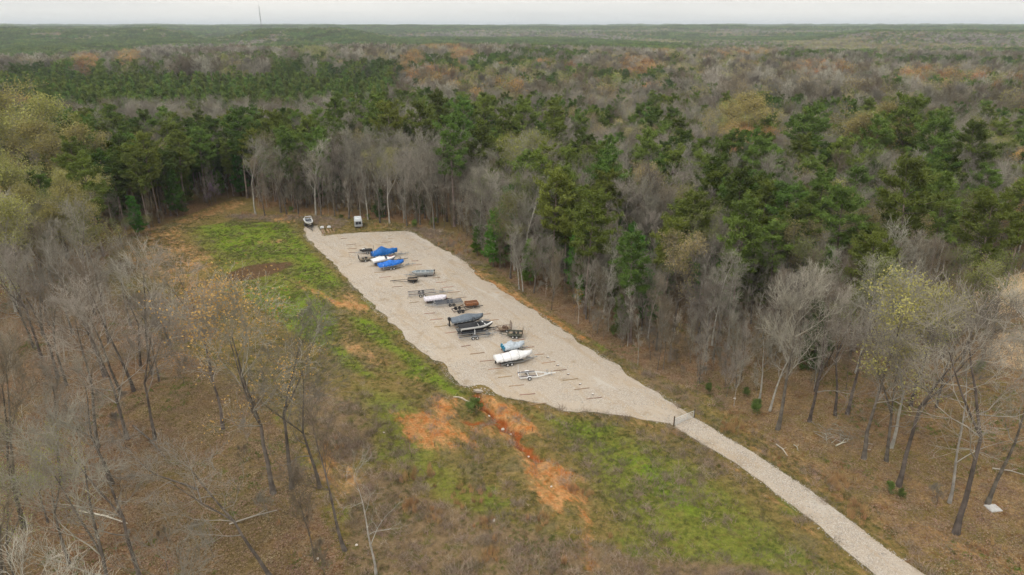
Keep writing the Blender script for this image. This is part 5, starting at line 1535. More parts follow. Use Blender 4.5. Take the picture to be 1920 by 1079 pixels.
hand('pale', (1366, 655), 505, 'grey tree with an upright fan of twigs beside the drive', 1)
hand('cedar', (1525, 690), 570, 'dark green cedar among the bare trees beyond the drive')
hand('ypine', (1660, 600), 510, 'small green pine below the long trunked pine')
hand('open', (319, 648), 440, 'dark forked tree at the edge of the clay meadow', 1)
hand('open', (398, 705), 468, 'tall dark bare tree in front of the grass, right of the forked one', 4)
hand('open', (299, 715), 560, 'thin dark bare tree below the forked tree', 2)
hand('sparse_orange', (513, 925), 548, 'tall tree with orange budding crown beside the meadow', 0)
hand('sparse_orange', (418, 805), 560, 'orange budding tree behind the tallest orange one', 1)
hand('open', (547, 917), 585, 'bare tree with fine grey crown overhanging the meadow', 0)
hand('open', (600, 915), 650, 'slender bare tree nearest the meadow', 2)
hand('open', (646, 1032), 770, 'crooked bare tree leaning out to the left beside the meadow', 1, (-0.28, 0))
hand('snag', (705, 1077), 845, 'spindly grey snag standing in the dry weeds', 2)
hand('open', (272, 1112), 775, 'large pale branched tree in the near left corner', 0)
hand('open', (510, 1085), 800, 'leaning bare tree at the bottom edge, left of the snag', 0, (-0.3, 0.05))
hand('open', (370, 918), 760, 'dark trunk leaning hard to the left in the leaf litter', 2, (-0.75, 0.2))
for k, (bx, by, ty, v) in enumerate([(20, 400, 188, 0), (95, 405, 205, 1), (-60, 420, 200, 0), (130, 420, 245, 0)]):
    hand('bigyellow', (bx, by), ty, ['broad yellow green tree at the left picture edge, tallest of its clump', 'broad yellow green tree, right of the tallest in its clump', 'yellow green tree cut by the left picture edge', 'lower yellow green tree beside the dark pines'][k], v, sx=1.15)
for k, (bx, by, ty, v) in enumerate([(60, 490, 300, 1), (150, 470, 330, 1), (10, 510, 340, 0), (100, 540, 360, 1), (30, 585, 395, 1), (165, 525, 372, 1)]):
    hand('bigyellow', (bx, by), ty, ['pale yellow budding tree heading the lower left clump', 'pale yellow budding tree near the clay meadow', 'yellow budding tree in the lower clump at the picture edge', 'olive budding tree below the lower left clump', 'olive budding tree at the foot of the lower clump, by the picture edge', 'olive budding tree nearest the clay meadow in the lower clump'][k], v)
for k, (bx, by, ty) in enumerate([(40, 1120, 900), (130, 1060, 830), (-20, 1010, 800), (90, 980, 850)]):
    hand('sparse_lime', (bx, by), ty, 'bare tree with sparse lime shoots, %s in the near corner' % ('lowest', 'rightmost', 'leftmost', 'farthest')[k], 0)
hand('bud_lime', (232, 468), 412, 'small yellow green bushy tree at the head of the meadow', 0)
hand('bud_olive', (283, 440), 405, 'olive bushy tree beside the clay track', 0)
hand('bigyellow', (1382, 340), 190, 'broad yellow tree standing out in the distant grey wood', 0, sx=1.1)
hand('bud_orange', (1390, 370), 246, 'soft orange budding tree below the broad yellow one', 0, sx=1.15)
hand('bigyellow', (1640, 395), 216, 'pale olive yellow tree among the right hand pines', 1, sx=1.1)
hand('bud_lime', (1815, 340), 228, 'small lime green crown high on the right')
hand('bud_olive', (1075, 420), 295, 'tan topped budding tree right of the flat topped pine', 0, sx=1.2)
hand('redbud', (398, 385), 348, 'purple flowering redbud at the dark wood edge')
hand('redbud', (118, 470), 415, 'purple flowering redbud in front of the yellow trees')
hand('redbud', (1718, 470), 432, 'purple flowering redbud deep in the mixed wood')
for k, (bx, by, ty) in enumerate([(1078, 598, 548), (1072, 500, 462), (1345, 625, 592), (1270, 640, 610), (1306, 640, 608), (1132, 610, 592), (1560, 465, 430), (1615, 470, 425)]):
    hand('goldvine', (bx, by), ty, ['thin tree hung with golden yellow vine beside the gravel', 'golden leaved thin tree in front of the young pines', 'golden yellow vine on a thin tree above the drive', 'small golden vine, left one of two in the bare wood', 'small golden vine, right one of two in the bare wood', 'small golden vine below the white barked trees', 'golden leaved thin tree in the mixed wood, left one', 'golden leaved thin tree in the mixed wood, right one'][k])
for k, (bx, by, ty, kd) in enumerate([(895, 480, 425, 'ypine'), (925, 500, 400, 'ypine'), (950, 470, 355, 'ypine'), (1082, 520, 440, 'ypine'), (1160, 612, 595, 'ypine'), (1035, 490, 395, 'ypine'), (1100, 480, 390, 'ypine'), (1085, 570, 520, 'ypine'), (1310, 470, 380, 'ypine')]):
    hand(kd, (bx, by), ty, ['low bright green pine at the corner of the lot', 'bushy green pine beside the lot, second from the corner', 'green pine standing behind the bushy ones beside the lot', 'tall dense young pine above the gravel edge', 'tiny bright green pine at the wood edge', 'dense young pine left of the tall one', 'dense young pine behind the tall one', 'narrow young pine by the golden vine', 'dark young pine below the layered yellow green pine'][k], 0)
hand('bush', (893, 779), 754, 'round green bush at the head of the red gully', sx=1.2)
for k, (bx, by, ty) in enumerate([(812, 424, 410), (690, 412, 403), (640, 412, 404), (780, 430, 415), (1420, 780, 755), (1400, 745, 730), (1330, 738, 722), (1665, 925, 908), (1690, 935, 920), (545, 400, 390), (1830, 700, 680)]):
    hand('bush', (bx, by), ty, '%s small dark green shrub from the left, %s' % (('third', 'second', 'fourth', 'fifth', 'third', 'second', 'first', 'first', 'second', 'first', 'third')[k] if k not in (0, 3, 1, 2) else {0: 'fifth', 3: 'fourth', 1: 'third', 2: 'second'}[k], 'at the wood edge behind the lot' if by < 440 else 'on the grass bank beyond the gate' if bx < 1500 else 'under the trees in the open woodland'))

TREES = []     # dict(kind, var, x, y, z, h, rz, lean, label, sx)
rgT = np.random.default_rng(11)
for kind, base, top, label, var, lean, rz, sx in HAND:
    p = G(*base)
    # height so that the top of the trunk line shows at the given row
    lo, hi = 0.5, 45.0
    for _ in range(40):
        m_ = (lo + hi) / 2
        if float(proj(np.array(p.x), np.array(p.y), np.array(p.z + m_))[1]) > top: lo = m_
        else: hi = m_
    h = lo
    v = var if var is not None else int(rgT.integers(0, len(PROTO[kind])))
    TREES.append(dict(kind=kind, var=v % len(PROTO[kind]), x=p.x, y=p.y, z=p.z, h=h, rz=rgT.uniform(0, 6.28) if rz is None else rz, lean=lean, label=label, sx=sx, hand=True))

def jitter_grid(r0, r1, step, seed, half=0.72):
    rg = np.random.default_rng(seed)
    xs = np.arange(-r1, r1, step); ys = np.arange(20, r1, step)
    X, Y = np.meshgrid(xs, ys); X = X.ravel() + rg.uniform(-.48, .48, X.size) * step; Y = Y.ravel() + rg.uniform(-.48, .48, Y.size) * step
    r = np.hypot(X, Y); az = np.abs(np.arctan2(X, Y))
    s = (r >= r0) & (r < r1) & (az < half)
    return X[s], Y[s], rg

# near woods, up to about 380 m
X, Y, rg = jitter_grid(36, 390, 4.7, 21, 0.80)
sd = poly_sd(CLEAR, X, Y); sr = np.maximum(poly_sd(ROAD, X, Y), poly_sd(LOT, X, Y)); sn = np.maximum.reduce([poly_sd(q, X, Y) for q in SAND])
gpx, gpy, _ = proj(X, Y, np.zeros_like(X))
open_r = (gpx > 1330) & (gpy > 690)
keepp = np.where(open_r, 0.10, np.where((gpx < 760) & (gpy > 600), 0.23, np.where((gpx < 330) & (gpy > 430), 0.6, 1.0)))
tanf = inpoly([(1740, 560), (1790, 530), (2200, 480), (2200, 840), (1860, 800), (1790, 700)], gpx, gpy)
s = (sd < -1.2) & (sr < -5) & (sn < -1) & (rg.random(len(X)) < keepp) & ~(tanf & (rg.random(len(X)) < 0.93))
hx = np.array([t['x'] for t in TREES if t['kind'] not in ('bush', 'goldvine')]); hy = np.array([t['y'] for t in TREES if t['kind'] not in ('bush', 'goldvine')])
dm = np.sqrt(((X[:, None] - hx[None, :]) ** 2 + (Y[:, None] - hy[None, :]) ** 2).min(1))
s &= dm > 2.4
# keep the view of the meadow and lot free: nothing tall close in front of them
X, Y, sd = X[s], Y[s], sd[s]
Z = zg(X, Y)
kk = choose(X, Y, rg)
for i in range(len(X)):
    kn = K[kk[i]]
    if sd[i] > -5 and kn in ('bare', 'pale', 'pine') and rg.random() < 0.35: kn = 'sapling'
    lo, hi = HGT[kn]
    h = rg.uniform(lo, hi)
    if kn in ('bare', 'pale') and ((gpx[s][i] < 780 and gpy[s][i] > 540) or gpx[s][i] > 1500 and gpy[s][i] > 640) and rg.random() < 0.85: kn = 'open'
    if gpy[s][i] > 1085 and (gpx[s][i] > 560 or kn not in ('bare', 'pale', 'snag', 'sapling', 'open') or math.hypot(X[i], Y[i]) < 47): continue
    if gpx[s][i] > 1400 and gpy[s][i] > 1085: continue
    if kn == 'plant': kn = 'ypine'; h = rg.uniform(11, 15)
    if kn in ('bare', 'pale') and gpx[s][i] < 330 and 430 < gpy[s][i] < 680: h *= 0.72
    if kn in ('bare', 'pale') and gpx[s][i] > 880 and gpy[s][i] > 520: h *= 0.72
    if kn.startswith('pine') and math.hypot(X[i], Y[i]) > 230: h *= 0.9
    TREES.append(dict(kind=kn, var=int(rg.integers(0, len(PROTO[kn]))), x=X[i], y=Y[i], z=Z[i], h=h, rz=rg.uniform(0, 6.28), lean=None, label=None, sx=1.0, hand=False))
# understorey brush along the wood edge and on the forest floor
X2, Y2, rg2 = jitter_grid(45, 300, 4.2, 31, 0.80)
sd2 = poly_sd(CLEAR, X2, Y2); sr2 = np.maximum(poly_sd(ROAD, X2, Y2), poly_sd(LOT, X2, Y2)); gp2, gq2, _ = proj(X2, Y2, 0 * X2)
prob = np.where(sd2 > -9, 0.85, 0.45) * np.where((gp2 < 760) & (gq2 > 600), 0.3, 1.0) * np.where((gp2 > 1330) & (gq2 > 690), 0.12, 1.0)
s2 = (sd2 < -0.6) & (sr2 < -3.5) & (rg2.random(len(X2)) < prob) & (np.maximum.reduce([poly_sd(q, X2, Y2) for q in SAND]) < 0)
for x_, y_ in zip(X2[s2], Y2[s2]):
    q = rg2.random()
    kn = 'brush' if q < 0.80 else 'cedar' if q < 0.83 and poly_sd(CLEAR, np.array([x_]), np.array([y_]))[0] < -14 else 'sapling'
    TREES.append(dict(kind=kn, var=int(rg2.integers(0, len(PROTO[kn]))), x=x_, y=y_, z=gz(x_, y_), h={'brush': rg2.uniform(2.5, 5.5), 'cedar': rg2.uniform(2, 5), 'sapling': rg2.uniform(6, 10)}[kn], rz=rg2.uniform(0, 6.28), lean=None, label=None, sx=1.0, hand=False))

X3, Y3, rg3 = jitter_grid(70, 260, 3.0, 37, 0.6)
sd3 = poly_sd(CLEAR, X3, Y3); gp3, gq3, _ = proj(X3, Y3, 0 * X3)
s3 = (sd3 < -1.0) & (((gp3 > 860) & (gp3 < 1560) & (gq3 > 425) & (gq3 < 745)) | ((gp3 > 430) & (gp3 < 900) & (gq3 > 385) & (gq3 < 440))) & (rg3.random(len(X3)) < 0.62)
for x_, y_ in zip(X3[s3], Y3[s3]):
    TREES.append(dict(kind='sapling', var=int(rg3.integers(0, 4)), x=x_, y=y_, z=gz(x_, y_), h=rg3.uniform(4.5, 12.5), rz=rg3.uniform(0, 6.28), lean=None, label=None, sx=1.0, hand=False))

# ---- the largest in view become trees of their own, the rest one mass per kind
FAM = {'bare': 'bare', 'pale': 'bare', 'snag': 'bare', 'open': 'bare', 'sparse_orange': 'bud', 'sapling': 'sapling', 'brush': 'brush', 'pine': 'pine', 'pineyellow': 'pine', 'ypine': 'ypine', 'cedar': 'cedar', 'bush': 'bush', 'redbud': 'redbud', 'goldvine': 'vine', 'bigyellow': 'bud'}
CAP = {'bare': 290, 'sapling': 150, 'pine': 230, 'ypine': 140, 'bud': 140, 'brush': 0, 'cedar': 60, 'bush': 99, 'redbud': 9, 'vine': 20}
NAMES = {'bare': ('bare_tree', 'bare tree'), 'sapling': ('sapling', 'sapling'), 'pine': ('pine_tree', 'pine'), 'ypine': ('young_pine', 'pine'), 'bud': ('budding_tree', 'tree'), 'brush': ('shrub', 'shrub'), 'cedar': ('cedar_shrub', 'cedar'), 'bush': ('shrub', 'shrub'), 'redbud': ('redbud_tree', 'tree'), 'vine': ('vine_tree', 'tree')}
for t in TREES:
    t['fam'] = FAM.get(t['kind'], 'bud')
    ax, ay, ad = (float(q) for q in proj(np.array(t['x']), np.array(t['y']), np.array(t['z'] + t['h'])))
    bx, by, _ = (float(q) for q in proj(np.array(t['x']), np.array(t['y']), np.array(t['z'])))
    t['px'] = (bx, by, ax, ay)
    vis = -40 < ax < 1960 and ay < 1079 and by > 0
    t['vis'] = -150 < ax < 2070 and ay < 1200
    t['size'] = (by - ay) if vis else -1

MARKS = [(1680, 430, 'long trunked pine'), (1860, 560, 'tan clearing'), (1265, 350, 'layered pine'), (1030, 340, 'flat topped pine'), (675, 370, 'camper'), (575, 370, 'far wake boat'), (300, 590, 'forked dark tree'), (470, 700, 'orange budding tree'),
         (60, 240, 'upper yellow clump'), (80, 400, 'lower yellow clump'), (1330, 700, 'gate'), (1800, 900, 'concrete cover'), (400, 340, 'clay track'), (1080, 540, 'golden vine'), (960, 480, 'white barked pair'), (230, 480, 'grey brush pile'), (640, 950, 'grey snag'), (270, 930, 'corner pale tree'),
         (60, 620, 'left picture edge'), (60, 850, 'lower left corner'), (1410, 440, 'lone yellow green pine'), (1545, 350, 'thin topped pine'), (1140, 280, 'pair of dark pines'), (800, 280, 'dark pine row'), (520, 270, 'dark pine row end'), (240, 300, 'dark left pines'), (1380, 240, 'distant yellow tree'), (1640, 260, 'distant lime tree'),
         (1860, 380, 'broad right pine'), (1480, 580, 'broad pale tree'), (1640, 740, 'open woodland'), (1200, 600, 'feathery white tree'), (1850, 260, 'right picture edge'), (850, 350, 'long trunked dark pine'), (1380, 600, 'drive golden vine'), (1000, 240, 'pine row end')]
def where(t):
    x, y = (t['px'][0] + t['px'][2]) / 2, (t['px'][1] + t['px'][3]) / 2
    return min(MARKS, key=lambda m: (m[0] - x) ** 2 + (m[1] - y) ** 2)[2]
DESC = {'bare': 'bare grey hardwood', 'pale': 'pale barked bare hardwood', 'snag': 'crooked pale snag', 'open': 'open branched bare tree', 'sapling': 'thin leafless sapling', 'pine': 'dark green tall pine', 'pineyellow': 'yellow green tall pine', 'ypine': 'dense bushy young pine', 'cedar': 'low dark cedar', 'bud_orange': 'orange budding hardwood', 'bud_tan': 'tan budding hardwood', 'bud_yellow': 'yellow budding hardwood', 'bud_lime': 'lime green budding hardwood', 'bud_olive': 'olive budding hardwood', 'bigyellow': 'yellow green hardwood', 'brush': 'leafless brush', 'bush': 'green shrub'}
mass, solo = {}, []
for fam in CAP:
    ts = sorted([t for t in TREES if t['fam'] == fam], key=lambda t: (not t['hand'], -t['size']))
    for i, t in enumerate(ts):
        if not t['vis'] and not t['hand']: continue
        if i >= CAP[fam] or (t['size'] < 0 and not t['hand']): mass.setdefault(fam, []).append(t)
        else: solo.append(t)
rows = {}
for t in solo:
    t['where'] = where(t)
    if not t['label']: rows.setdefault((t['kind'], t['where']), []).append(t)
for (kd, w), ts in rows.items():
    ts.sort(key=lambda t: t['px'][2])
    for i, t in enumerate(ts):
        t['label'] = '%s from the left of the %ss by the %s' % (ordinal(i), DESC[kd], w) if len(ts) > 1 else 'only %s standing close by the %s' % (DESC[kd], w)
seen = {}
for t in solo:
    d = PROTO[t['kind']][t['var']]
    sc = t['h'] / d['H']
    nm, cat = NAMES[t['fam']]
    e = thing(nm, t['label'], cat, (t['x'], t['y'], t['z']), t['rz'], NAMES[t['fam']][1] + 's round the ' + t['where'], (sc * t['sx'], sc * t['sx'], sc))
    if t['lean']:
        e.rotation_euler = (Matrix.Rotation(t['lean'][0], 3, 'Y') @ Matrix.Rotation(t['lean'][1], 3, 'X') @ Matrix.Rotation(t['rz'], 3, 'Z')).to_euler()
    link('trunk', d['trunk'], e); link('crown', d['crown'], e)

def mass_out(name, ts, label, cat='trees'):
    keys, shapes, idx = {}, [], []
    for t in ts:
        k = '%s_%d' % (t['kind'], t['var'])
        if k not in keys:
            keys[k] = len(shapes); shapes.append(joined(PROTO[t['kind']][t['var']], k))
        idx.append(keys[k])
    scl = [t['h'] / PROTO[t['kind']][t['var']]['H'] for t in ts]
    rot = [(0, 0, t['rz']) for t in ts]
    scatter(name, [(t['x'], t['y'], t['z']) for t in ts], idx, rot, scl, shapes, label, cat)
MASSN = {'bare': ('bare_woods', 'grey mass of leafless hardwoods filling the woods round the clearing'), 'sapling': ('sapling_thicket', 'thicket of thin leafless saplings under the hardwoods'), 'pine': ('pine_woods', 'dark green mass of pines behind the first trees'), 'ypine': ('young_pine_stand', 'dense stand of young pines in the mixed wood'),
         'bud': ('budding_woods', 'scattered tan and olive budding hardwoods in the woods'), 'brush': ('undergrowth', 'brown leafless undergrowth along the wood edge and floor'), 'cedar': ('cedar_undergrowth', 'low dark cedars on the forest floor')}
for fam, ts in mass.items():
    if fam in MASSN: mass_out(MASSN[fam][0], ts, MASSN[fam][1])

# ---- woods from 390 m to 1300 m
X, Y, rg = jitter_grid(390, 1300, 9.8, 41, 0.70)
kk = choose(X, Y, rg)
FARK = {'bare': 'far_bare', 'pale': 'far_bare', 'snag': 'far_bare', 'sapling': 'far_bare', 'bud_orange': 'far_orange', 'bud_tan': 'far_tan', 'bud_yellow': 'far_yellow', 'bud_lime': 'far_lime', 'bud_olive': 'far_olive', 'pine': 'far_pine', 'pineyellow': 'far_pine', 'ypine': 'plant_pine', 'cedar': 'plant_pine', 'plant': 'plant_pine'}
# stands: push kinds together in patches so that the wood is not evenly mixed
pat = fbm(X, Y * 0.6, 110, 3, 8)
famr = {'far_pine': [], 'rest': []}
tl = []
Zt = zg(X, Y)
for i in range(len(X)):
    kn = K[kk[i]]
    if kn in ('bare', 'bud_tan') and pat[i] > 0.54 and rg.random() < 0.75: kn = 'pine'
    elif kn == 'pine' and pat[i] < 0.43 and rg.random() < 0.75: kn = ('bare', 'bare', 'bud_olive', 'bud_tan')[int(rg.integers(0, 4))]
    fk = FARK[kn]
    lo, hi = HGT[kn if kn != 'cedar' else 'ypine']
    h = rg.uniform(lo, hi) * (0.9 if kn in ('pine', 'pineyellow') else 1.15)
    tl.append(dict(kind=fk, var=int(rg.integers(0, len(PROTO[fk]))), x=X[i], y=Y[i], z=Zt[i] - 0.5, h=max(h, 12), rz=rg.uniform(0, 6.28)))
for nm, sel, lab in (('far_pine_forest', lambda t: t['kind'] in ('far_pine', 'plant_pine'), 'dark green pine forest and plantation in the middle distance'),
                     ('far_hardwood_forest', lambda t: t['kind'] == 'far_bare', 'grey leafless hardwood forest in the middle distance'),
                     ('far_budding_forest', lambda t: t['kind'] not in ('far_pine', 'plant_pine', 'far_bare'), 'orange, tan and lime budding trees scattered over the distant forest')):
    mass_out(nm, [t for t in tl if sel(t)], lab)

# ---- beyond: whole patches of canopy to the horizon
def patch_mesh(seed, comp, size=36.0, n=26, near=True):
    rg = np.random.default_rng(seed)
    mats = ['twig', 'needle', 'bud_tan', 'bud_olive', 'bud_orange', 'needle_dark']
    parts = []
    for k in range(n):
        x, y = rg.uniform(-size / 2, size / 2, 2) * 1.1
        m = rg.choice(6, p=np.array(comp) / sum(comp))
        H = rg.uniform(12, 18) if m not in (1, 5) else rg.uniform(14, 21)
        q = 46
        th = rg.uniform(0, 6.28, q); u = rg.uniform(-0.6, 1, q); rr = np.sqrt(1 - np.clip(u, -1, 1) ** 2)
        R_ = rg.uniform(3.4, 6.0) if m not in (1, 5) else rg.uniform(2.6, 4.2)
        c = np.stack([x + R_ * rr * np.cos(th), y + R_ * rr * np.sin(th), H - R_ * 1.1 + R_ * 1.15 * u], -1)
        c += rg.normal(size=c.shape) * 0.4
        if m in (1, 5): v, f = tufts(c, 3, 1.9, 0.45, seed * 50 + k)
        elif m == 0:
            b = np.array([x, y, H * 0.35]) + rg.normal(size=(q, 3)) * 0.3
            v, f = tubes(b * 0.45 + c * 0.55, c + (c - b) * 0.1, np.full(q, 0.10), np.full(q, 0.07), 3)
            v2, f2 = leaves(c, 2, 0.7, 0.5, seed * 50 + k)
            parts.append((v2, f2, 0))
        else: v, f = leaves(c, 3, 0.7, 0.62, seed * 50 + k)
        parts.append((v, f, m))
    V, Q, T, mi = join(parts)
    return mk('canopy', V, Q, T, [M[q] for q in mats], mi)
PM = [patch_mesh(1, (6, 1, 1, 1, .3, 0)), patch_mesh(2, (7, .5, .6, .3, .2, 0)), patch_mesh(3, (1, 8, .2, .2, 0, 2)), patch_mesh(4, (.3, 8, 0, 0, 0, 4)), patch_mesh(5, (3, 3, 1, 1, .6, 1)), patch_mesh(6, (3, 0, 2, 2, 2, 0))]
pts, idx, rot, scl = [], [], [], []
for r0, r1, st, sc in ((1290, 3600, 34.0, 1.0), (3600, 7000, 58.0, 1.6), (7000, 15000, 130.0, 3.2)):
    X, Y, rg = jitter_grid(r0, r1, st, int(r0), 0.70)
    a = fbm(X, Y * 0.45, 420, 3, 9); b = fbm(X, Y * 0.5, 240, 2, 14)
    ii_ = np.where(a > 0.62, 3, np.where(a > 0.555, 2, np.where(a > 0.50, 4, np.where(b > 0.57, 5, np.where(b > 0.46, 0, 1)))))
    az = np.degrees(np.arctan2(X, Y)); rr = np.hypot(X, Y)
    rid = ((az < -11) & (rr > 2300) & (rr < 4200)) | (rr > 4500)
    ii_ = np.where(rid & (rg.random(len(X)) < 0.55), 3, ii_)
    zz = zg(X, Y)
    pts += list(np.stack([X, Y, zz - (1.0 if sc < 2 else 18.0)], -1)); idx += list(ii_); rot += [(0, 0, q) for q in rg.uniform(0, 6.28, len(X))]; scl += list(rg.uniform(0.9, 1.15, len(X)) * (sc if sc < 2 else 2.2))
scatter('horizon_forest', np.array(pts), idx, rot, scl, PM, 'hazy forest of pines and hardwoods rolling to the horizon', 'trees')
# ------------------------------------------------------------------ ground cover
M['g_green'] = mat('fresh grass', (0.12, 0.158, 0.035), 0.8, rand=0.3, trans=0.25)
M['g_olive'] = mat('olive grass', (0.14, 0.14, 0.05), 0.85, rand=0.3, trans=0.2)
M['g_straw'] = mat('straw grass', (0.42, 0.27, 0.13), 0.9, rand=0.25, trans=0.2)
M['g_dead'] = mat('dead weed stems', (0.29, 0.225, 0.17), 0.9, rand=0.35)
M['g_leaf'] = mat('fallen leaves', (0.235, 0.165, 0.105), 0.95, rand=0.4)

def blades(n, h, w, spread, seed, lean=0.5):
    rg = np.random.default_rng(seed)
    c = np.append(rg.normal(size=(n, 2)) * spread, np.zeros((n, 1)), 1)
    d = np.append(rg.normal(size=(n, 2)) * lean, np.ones((n, 1)), 1); d /= np.linalg.norm(d, axis=1, keepdims=True)
    a = np.cross(d, rg.normal(size=(n, 3))); a /= np.linalg.norm(a, axis=1, keepdims=True)
    L = h * rg.uniform(0.5, 1.2, (n, 1))
    V = np.stack([c - a * w, c + a * w, c + d * L], 1).reshape(-1, 3)
    return V, np.arange(n * 3).reshape(-1, 3)

def tuft_mesh(m, *a, **k):
    V, T = blades(*a, **k); return mk('tuft', V, None, T, [M[m]])

def cover_points(n, x0, x1, y0, y1, fn, seed):
    rg = np.random.default_rng(seed)
    x = rg.uniform(x0, x1, n); y = rg.uniform(y0, y1, n)
    gp, gq, _ = proj(x, y, 0 * x)
    s = (gp > -60) & (gp < 1980) & (gq < 1110)
    x, y = x[s], y[s]
    p = fn(x, y)
    k = (rg.random(len(x)) < p) & (np.maximum(poly_sd(LOT, x, y), poly_sd(ROAD, x, y)) < 0.9 * (rg.random(len(x)) - 0.3))
    x, y = x[k], y[k]
    return np.stack([x, y, zg(x, y)], -1), rg

def put(name, shapes, pts, rg, s0, s1, label, cat='grass'):
    n = len(pts)
    scatter(name, pts, rg.integers(0, len(shapes), n), np.stack([rg.normal(size=n) * 0.08, rg.normal(size=n) * 0.08, rg.uniform(0, 6.28, n)], -1), rg.uniform(s0, s1, n), shapes, label, cat)

clr = lambda x, y: sstep(-2.0, 2.0, poly_sd(CLEAR, x, y))
clump = lambda x, y, s, o: sstep(0.42, 0.62, fbm(x, y, s, 3, o))
pts, rg = cover_points(150000, -110, 90, 52, 210, lambda x, y: clr(x, y) * patch(GRASS, x, y, 2.0) * 0.75 * clump(x, y, 3.0, 21) * (1 - patch(CLAY, x, y, 1.0)), 61)
put('fresh_grass', [tuft_mesh('g_green', 26, 0.20, 0.022, 0.16, 60 + k) for k in range(2)], pts, rg, 0.7, 1.3, 'bright green grass patches beside the gravel lot')
pts, rg = cover_points(210000, -110, 90, 52, 210, lambda x, y: clr(x, y) * 0.75 * (0.2 + 0.8 * clump(x, y, 5, 23)) * (1 - 0.95 * patch(CLAY, x, y, 1.2)) * (1 - patch(DARK, x, y, 1.5) * 0.8), 62)
put('meadow_grass', [tuft_mesh('g_olive', 22, 0.22, 0.022, 0.2, 70 + k) for k in range(2)] + [tuft_mesh('g_dead', 14, 0.24, 0.018, 0.22, 75)], pts, rg, 0.7, 1.4, 'olive and brown rough grass of the meadow')
pts, rg = cover_points(90000, -110, 110, 50, 210, lambda x, y: clr(x, y) * np.maximum(patch(DRYG, x, y, 3.0) * (0.15 + 0.85 * clump(x, y, 3.5, 25)), 0.4 * sstep(0.52, 0.62, fbm(x, y, 3.2, 3, 29)) * sstep(110, 85, y) * 1.0) * 0.8, 63)
put('dead_weeds', [tuft_mesh('g_dead', 34, 0.8, 0.017, 0.3, 80 + k, lean=0.85) for k in range(3)], pts, rg, 0.7, 1.5, 'grey brown dead weeds at the bottom of the meadow')
# broomsedge: straw coloured tall tufts
bp = []
rgb_ = np.random.default_rng(64)
for (a, b, sx, sy, n) in [(1375, 800, 26, 14, 40), (1570, 905, 22, 22, 34), (770, 950, 14, 14, 20), (812, 970, 14, 20, 18), (915, 1040, 16, 14, 16), (905, 985, 20, 16, 14), (870, 930, 40, 20, 16), (1080, 925, 30, 10, 12), (1145, 1005, 3, 4, 3), (1058, 1055, 3, 6, 3), (1010, 980, 30, 20, 14), (765, 895, 12, 14, 10), (810, 890, 8, 14, 8), (1600, 960, 50, 30, 26),
                          (460, 402, 40, 3, 26), (560, 406, 40, 3, 22), (720, 425, 40, 4, 16), (845, 455, 22, 12, 40), (860, 468, 18, 10, 30), (1440, 870, 40, 20, 14), (620, 850, 20, 40, 18), (1180, 720, 40, 14, 10), (540, 1010, 60, 30, 6), (1850, 1030, 40, 20, 10)]:
    for _ in range(n):
        p = G(a + rgb_.normal() * sx * 0.6, b + rgb_.normal() * sy * 0.6)
        if max(float(poly_sd(LOT, np.array([p.x]), np.array([p.y]))[0]), float(poly_sd(ROAD, np.array([p.x]), np.array([p.y]))[0])) < -0.4: bp.append(p)
put('broomsedge', [tuft_mesh('g_straw', 30, 1.05, 0.02, 0.14, 90 + k, lean=0.22) for k in range(2)], np.array([tuple(p) for p in bp]), rgb_, 0.7, 1.25, 'straw coloured tufts of tall broomsedge dotted over the clearing')
# leaf litter: curled leaves in small heaps on the forest floor
def leafheap(seed):
    rg = np.random.default_rng(seed)
    c = np.append(rg.normal(size=(26, 2)) * 0.5, rg.uniform(0.02, 0.08, (26, 1)), 1)
    V, Q = leaves(c, 1, 0.02, 0.085, seed, 1.2); return mk('leaf_litter', V, Q, None, [M['g_leaf']])
pts, rg = cover_points(90000, -110, 110, 45, 190, lambda x, y: (1 - clr(x, y)) * 0.85, 65)
put('leaf_litter', [leafheap(k) for k in range(3)], pts, rg, 0.8, 1.4, 'brown fallen leaves on the floor of the woods', 'leaves')
# low green plants on the woodland floor
pts, rg = cover_points(30000, -110, 110, 50, 190, lambda x, y: (1 - clr(x, y)) * 0.7 * sstep(0.56, 0.68, fbm(x, y, 11, 3, 27)), 66)
put('woodland_weeds', [tuft_mesh('g_green', 30, 0.28, 0.04, 0.25, 95 + k, lean=1.0) for k in range(2)], pts, rg, 0.6, 1.3, 'low green weeds in patches on the woodland floor', 'weeds')
# stones strewn on the gravel
def stone_me(seed):
    rg = np.random.default_rng(seed); bm = bmesh.new(); bmesh.ops.create_icosphere(bm, subdivisions=1, radius=0.5)
    for v in bm.verts: v.co *= 0.7 + 0.6 * rg.random(); v.co.z *= 0.6
    me = bpy.data.meshes.new('stone'); bm.to_mesh(me); bm.free(); me.materials.append(M['stone']); return me
M['stone'] = mat('crushed stone', (0.40, 0.37, 0.33), 0.95, rand=0.4)
rg = np.random.default_rng(67)
x = rg.uniform(-60, 60, 330000); y = rg.uniform(50, 200, 330000)
inl = np.maximum(poly_sd(LOT, x, y), poly_sd(ROAD, x, y))
k = (inl > np.where(y < 92, -0.35, -0.8)) & (rg.random(len(x)) < 0.15 + 0.85 * sstep(0.40, 0.60, fbm(x, y, 9, 3, 33)))
x, y = x[k], y[k]
z = np.where(inl[k] > 0.9, ZL + 0.01, np.maximum(zg(x, y) + 0.03, np.where(inl[k] > 0, ZL, -1)))
put('gravel_stones', [stone_me(q) for q in range(3)], np.stack([x, y, z], -1), rg, 0.06, 0.17, 'loose crushed stones over the gravel lot and drive', 'gravel')

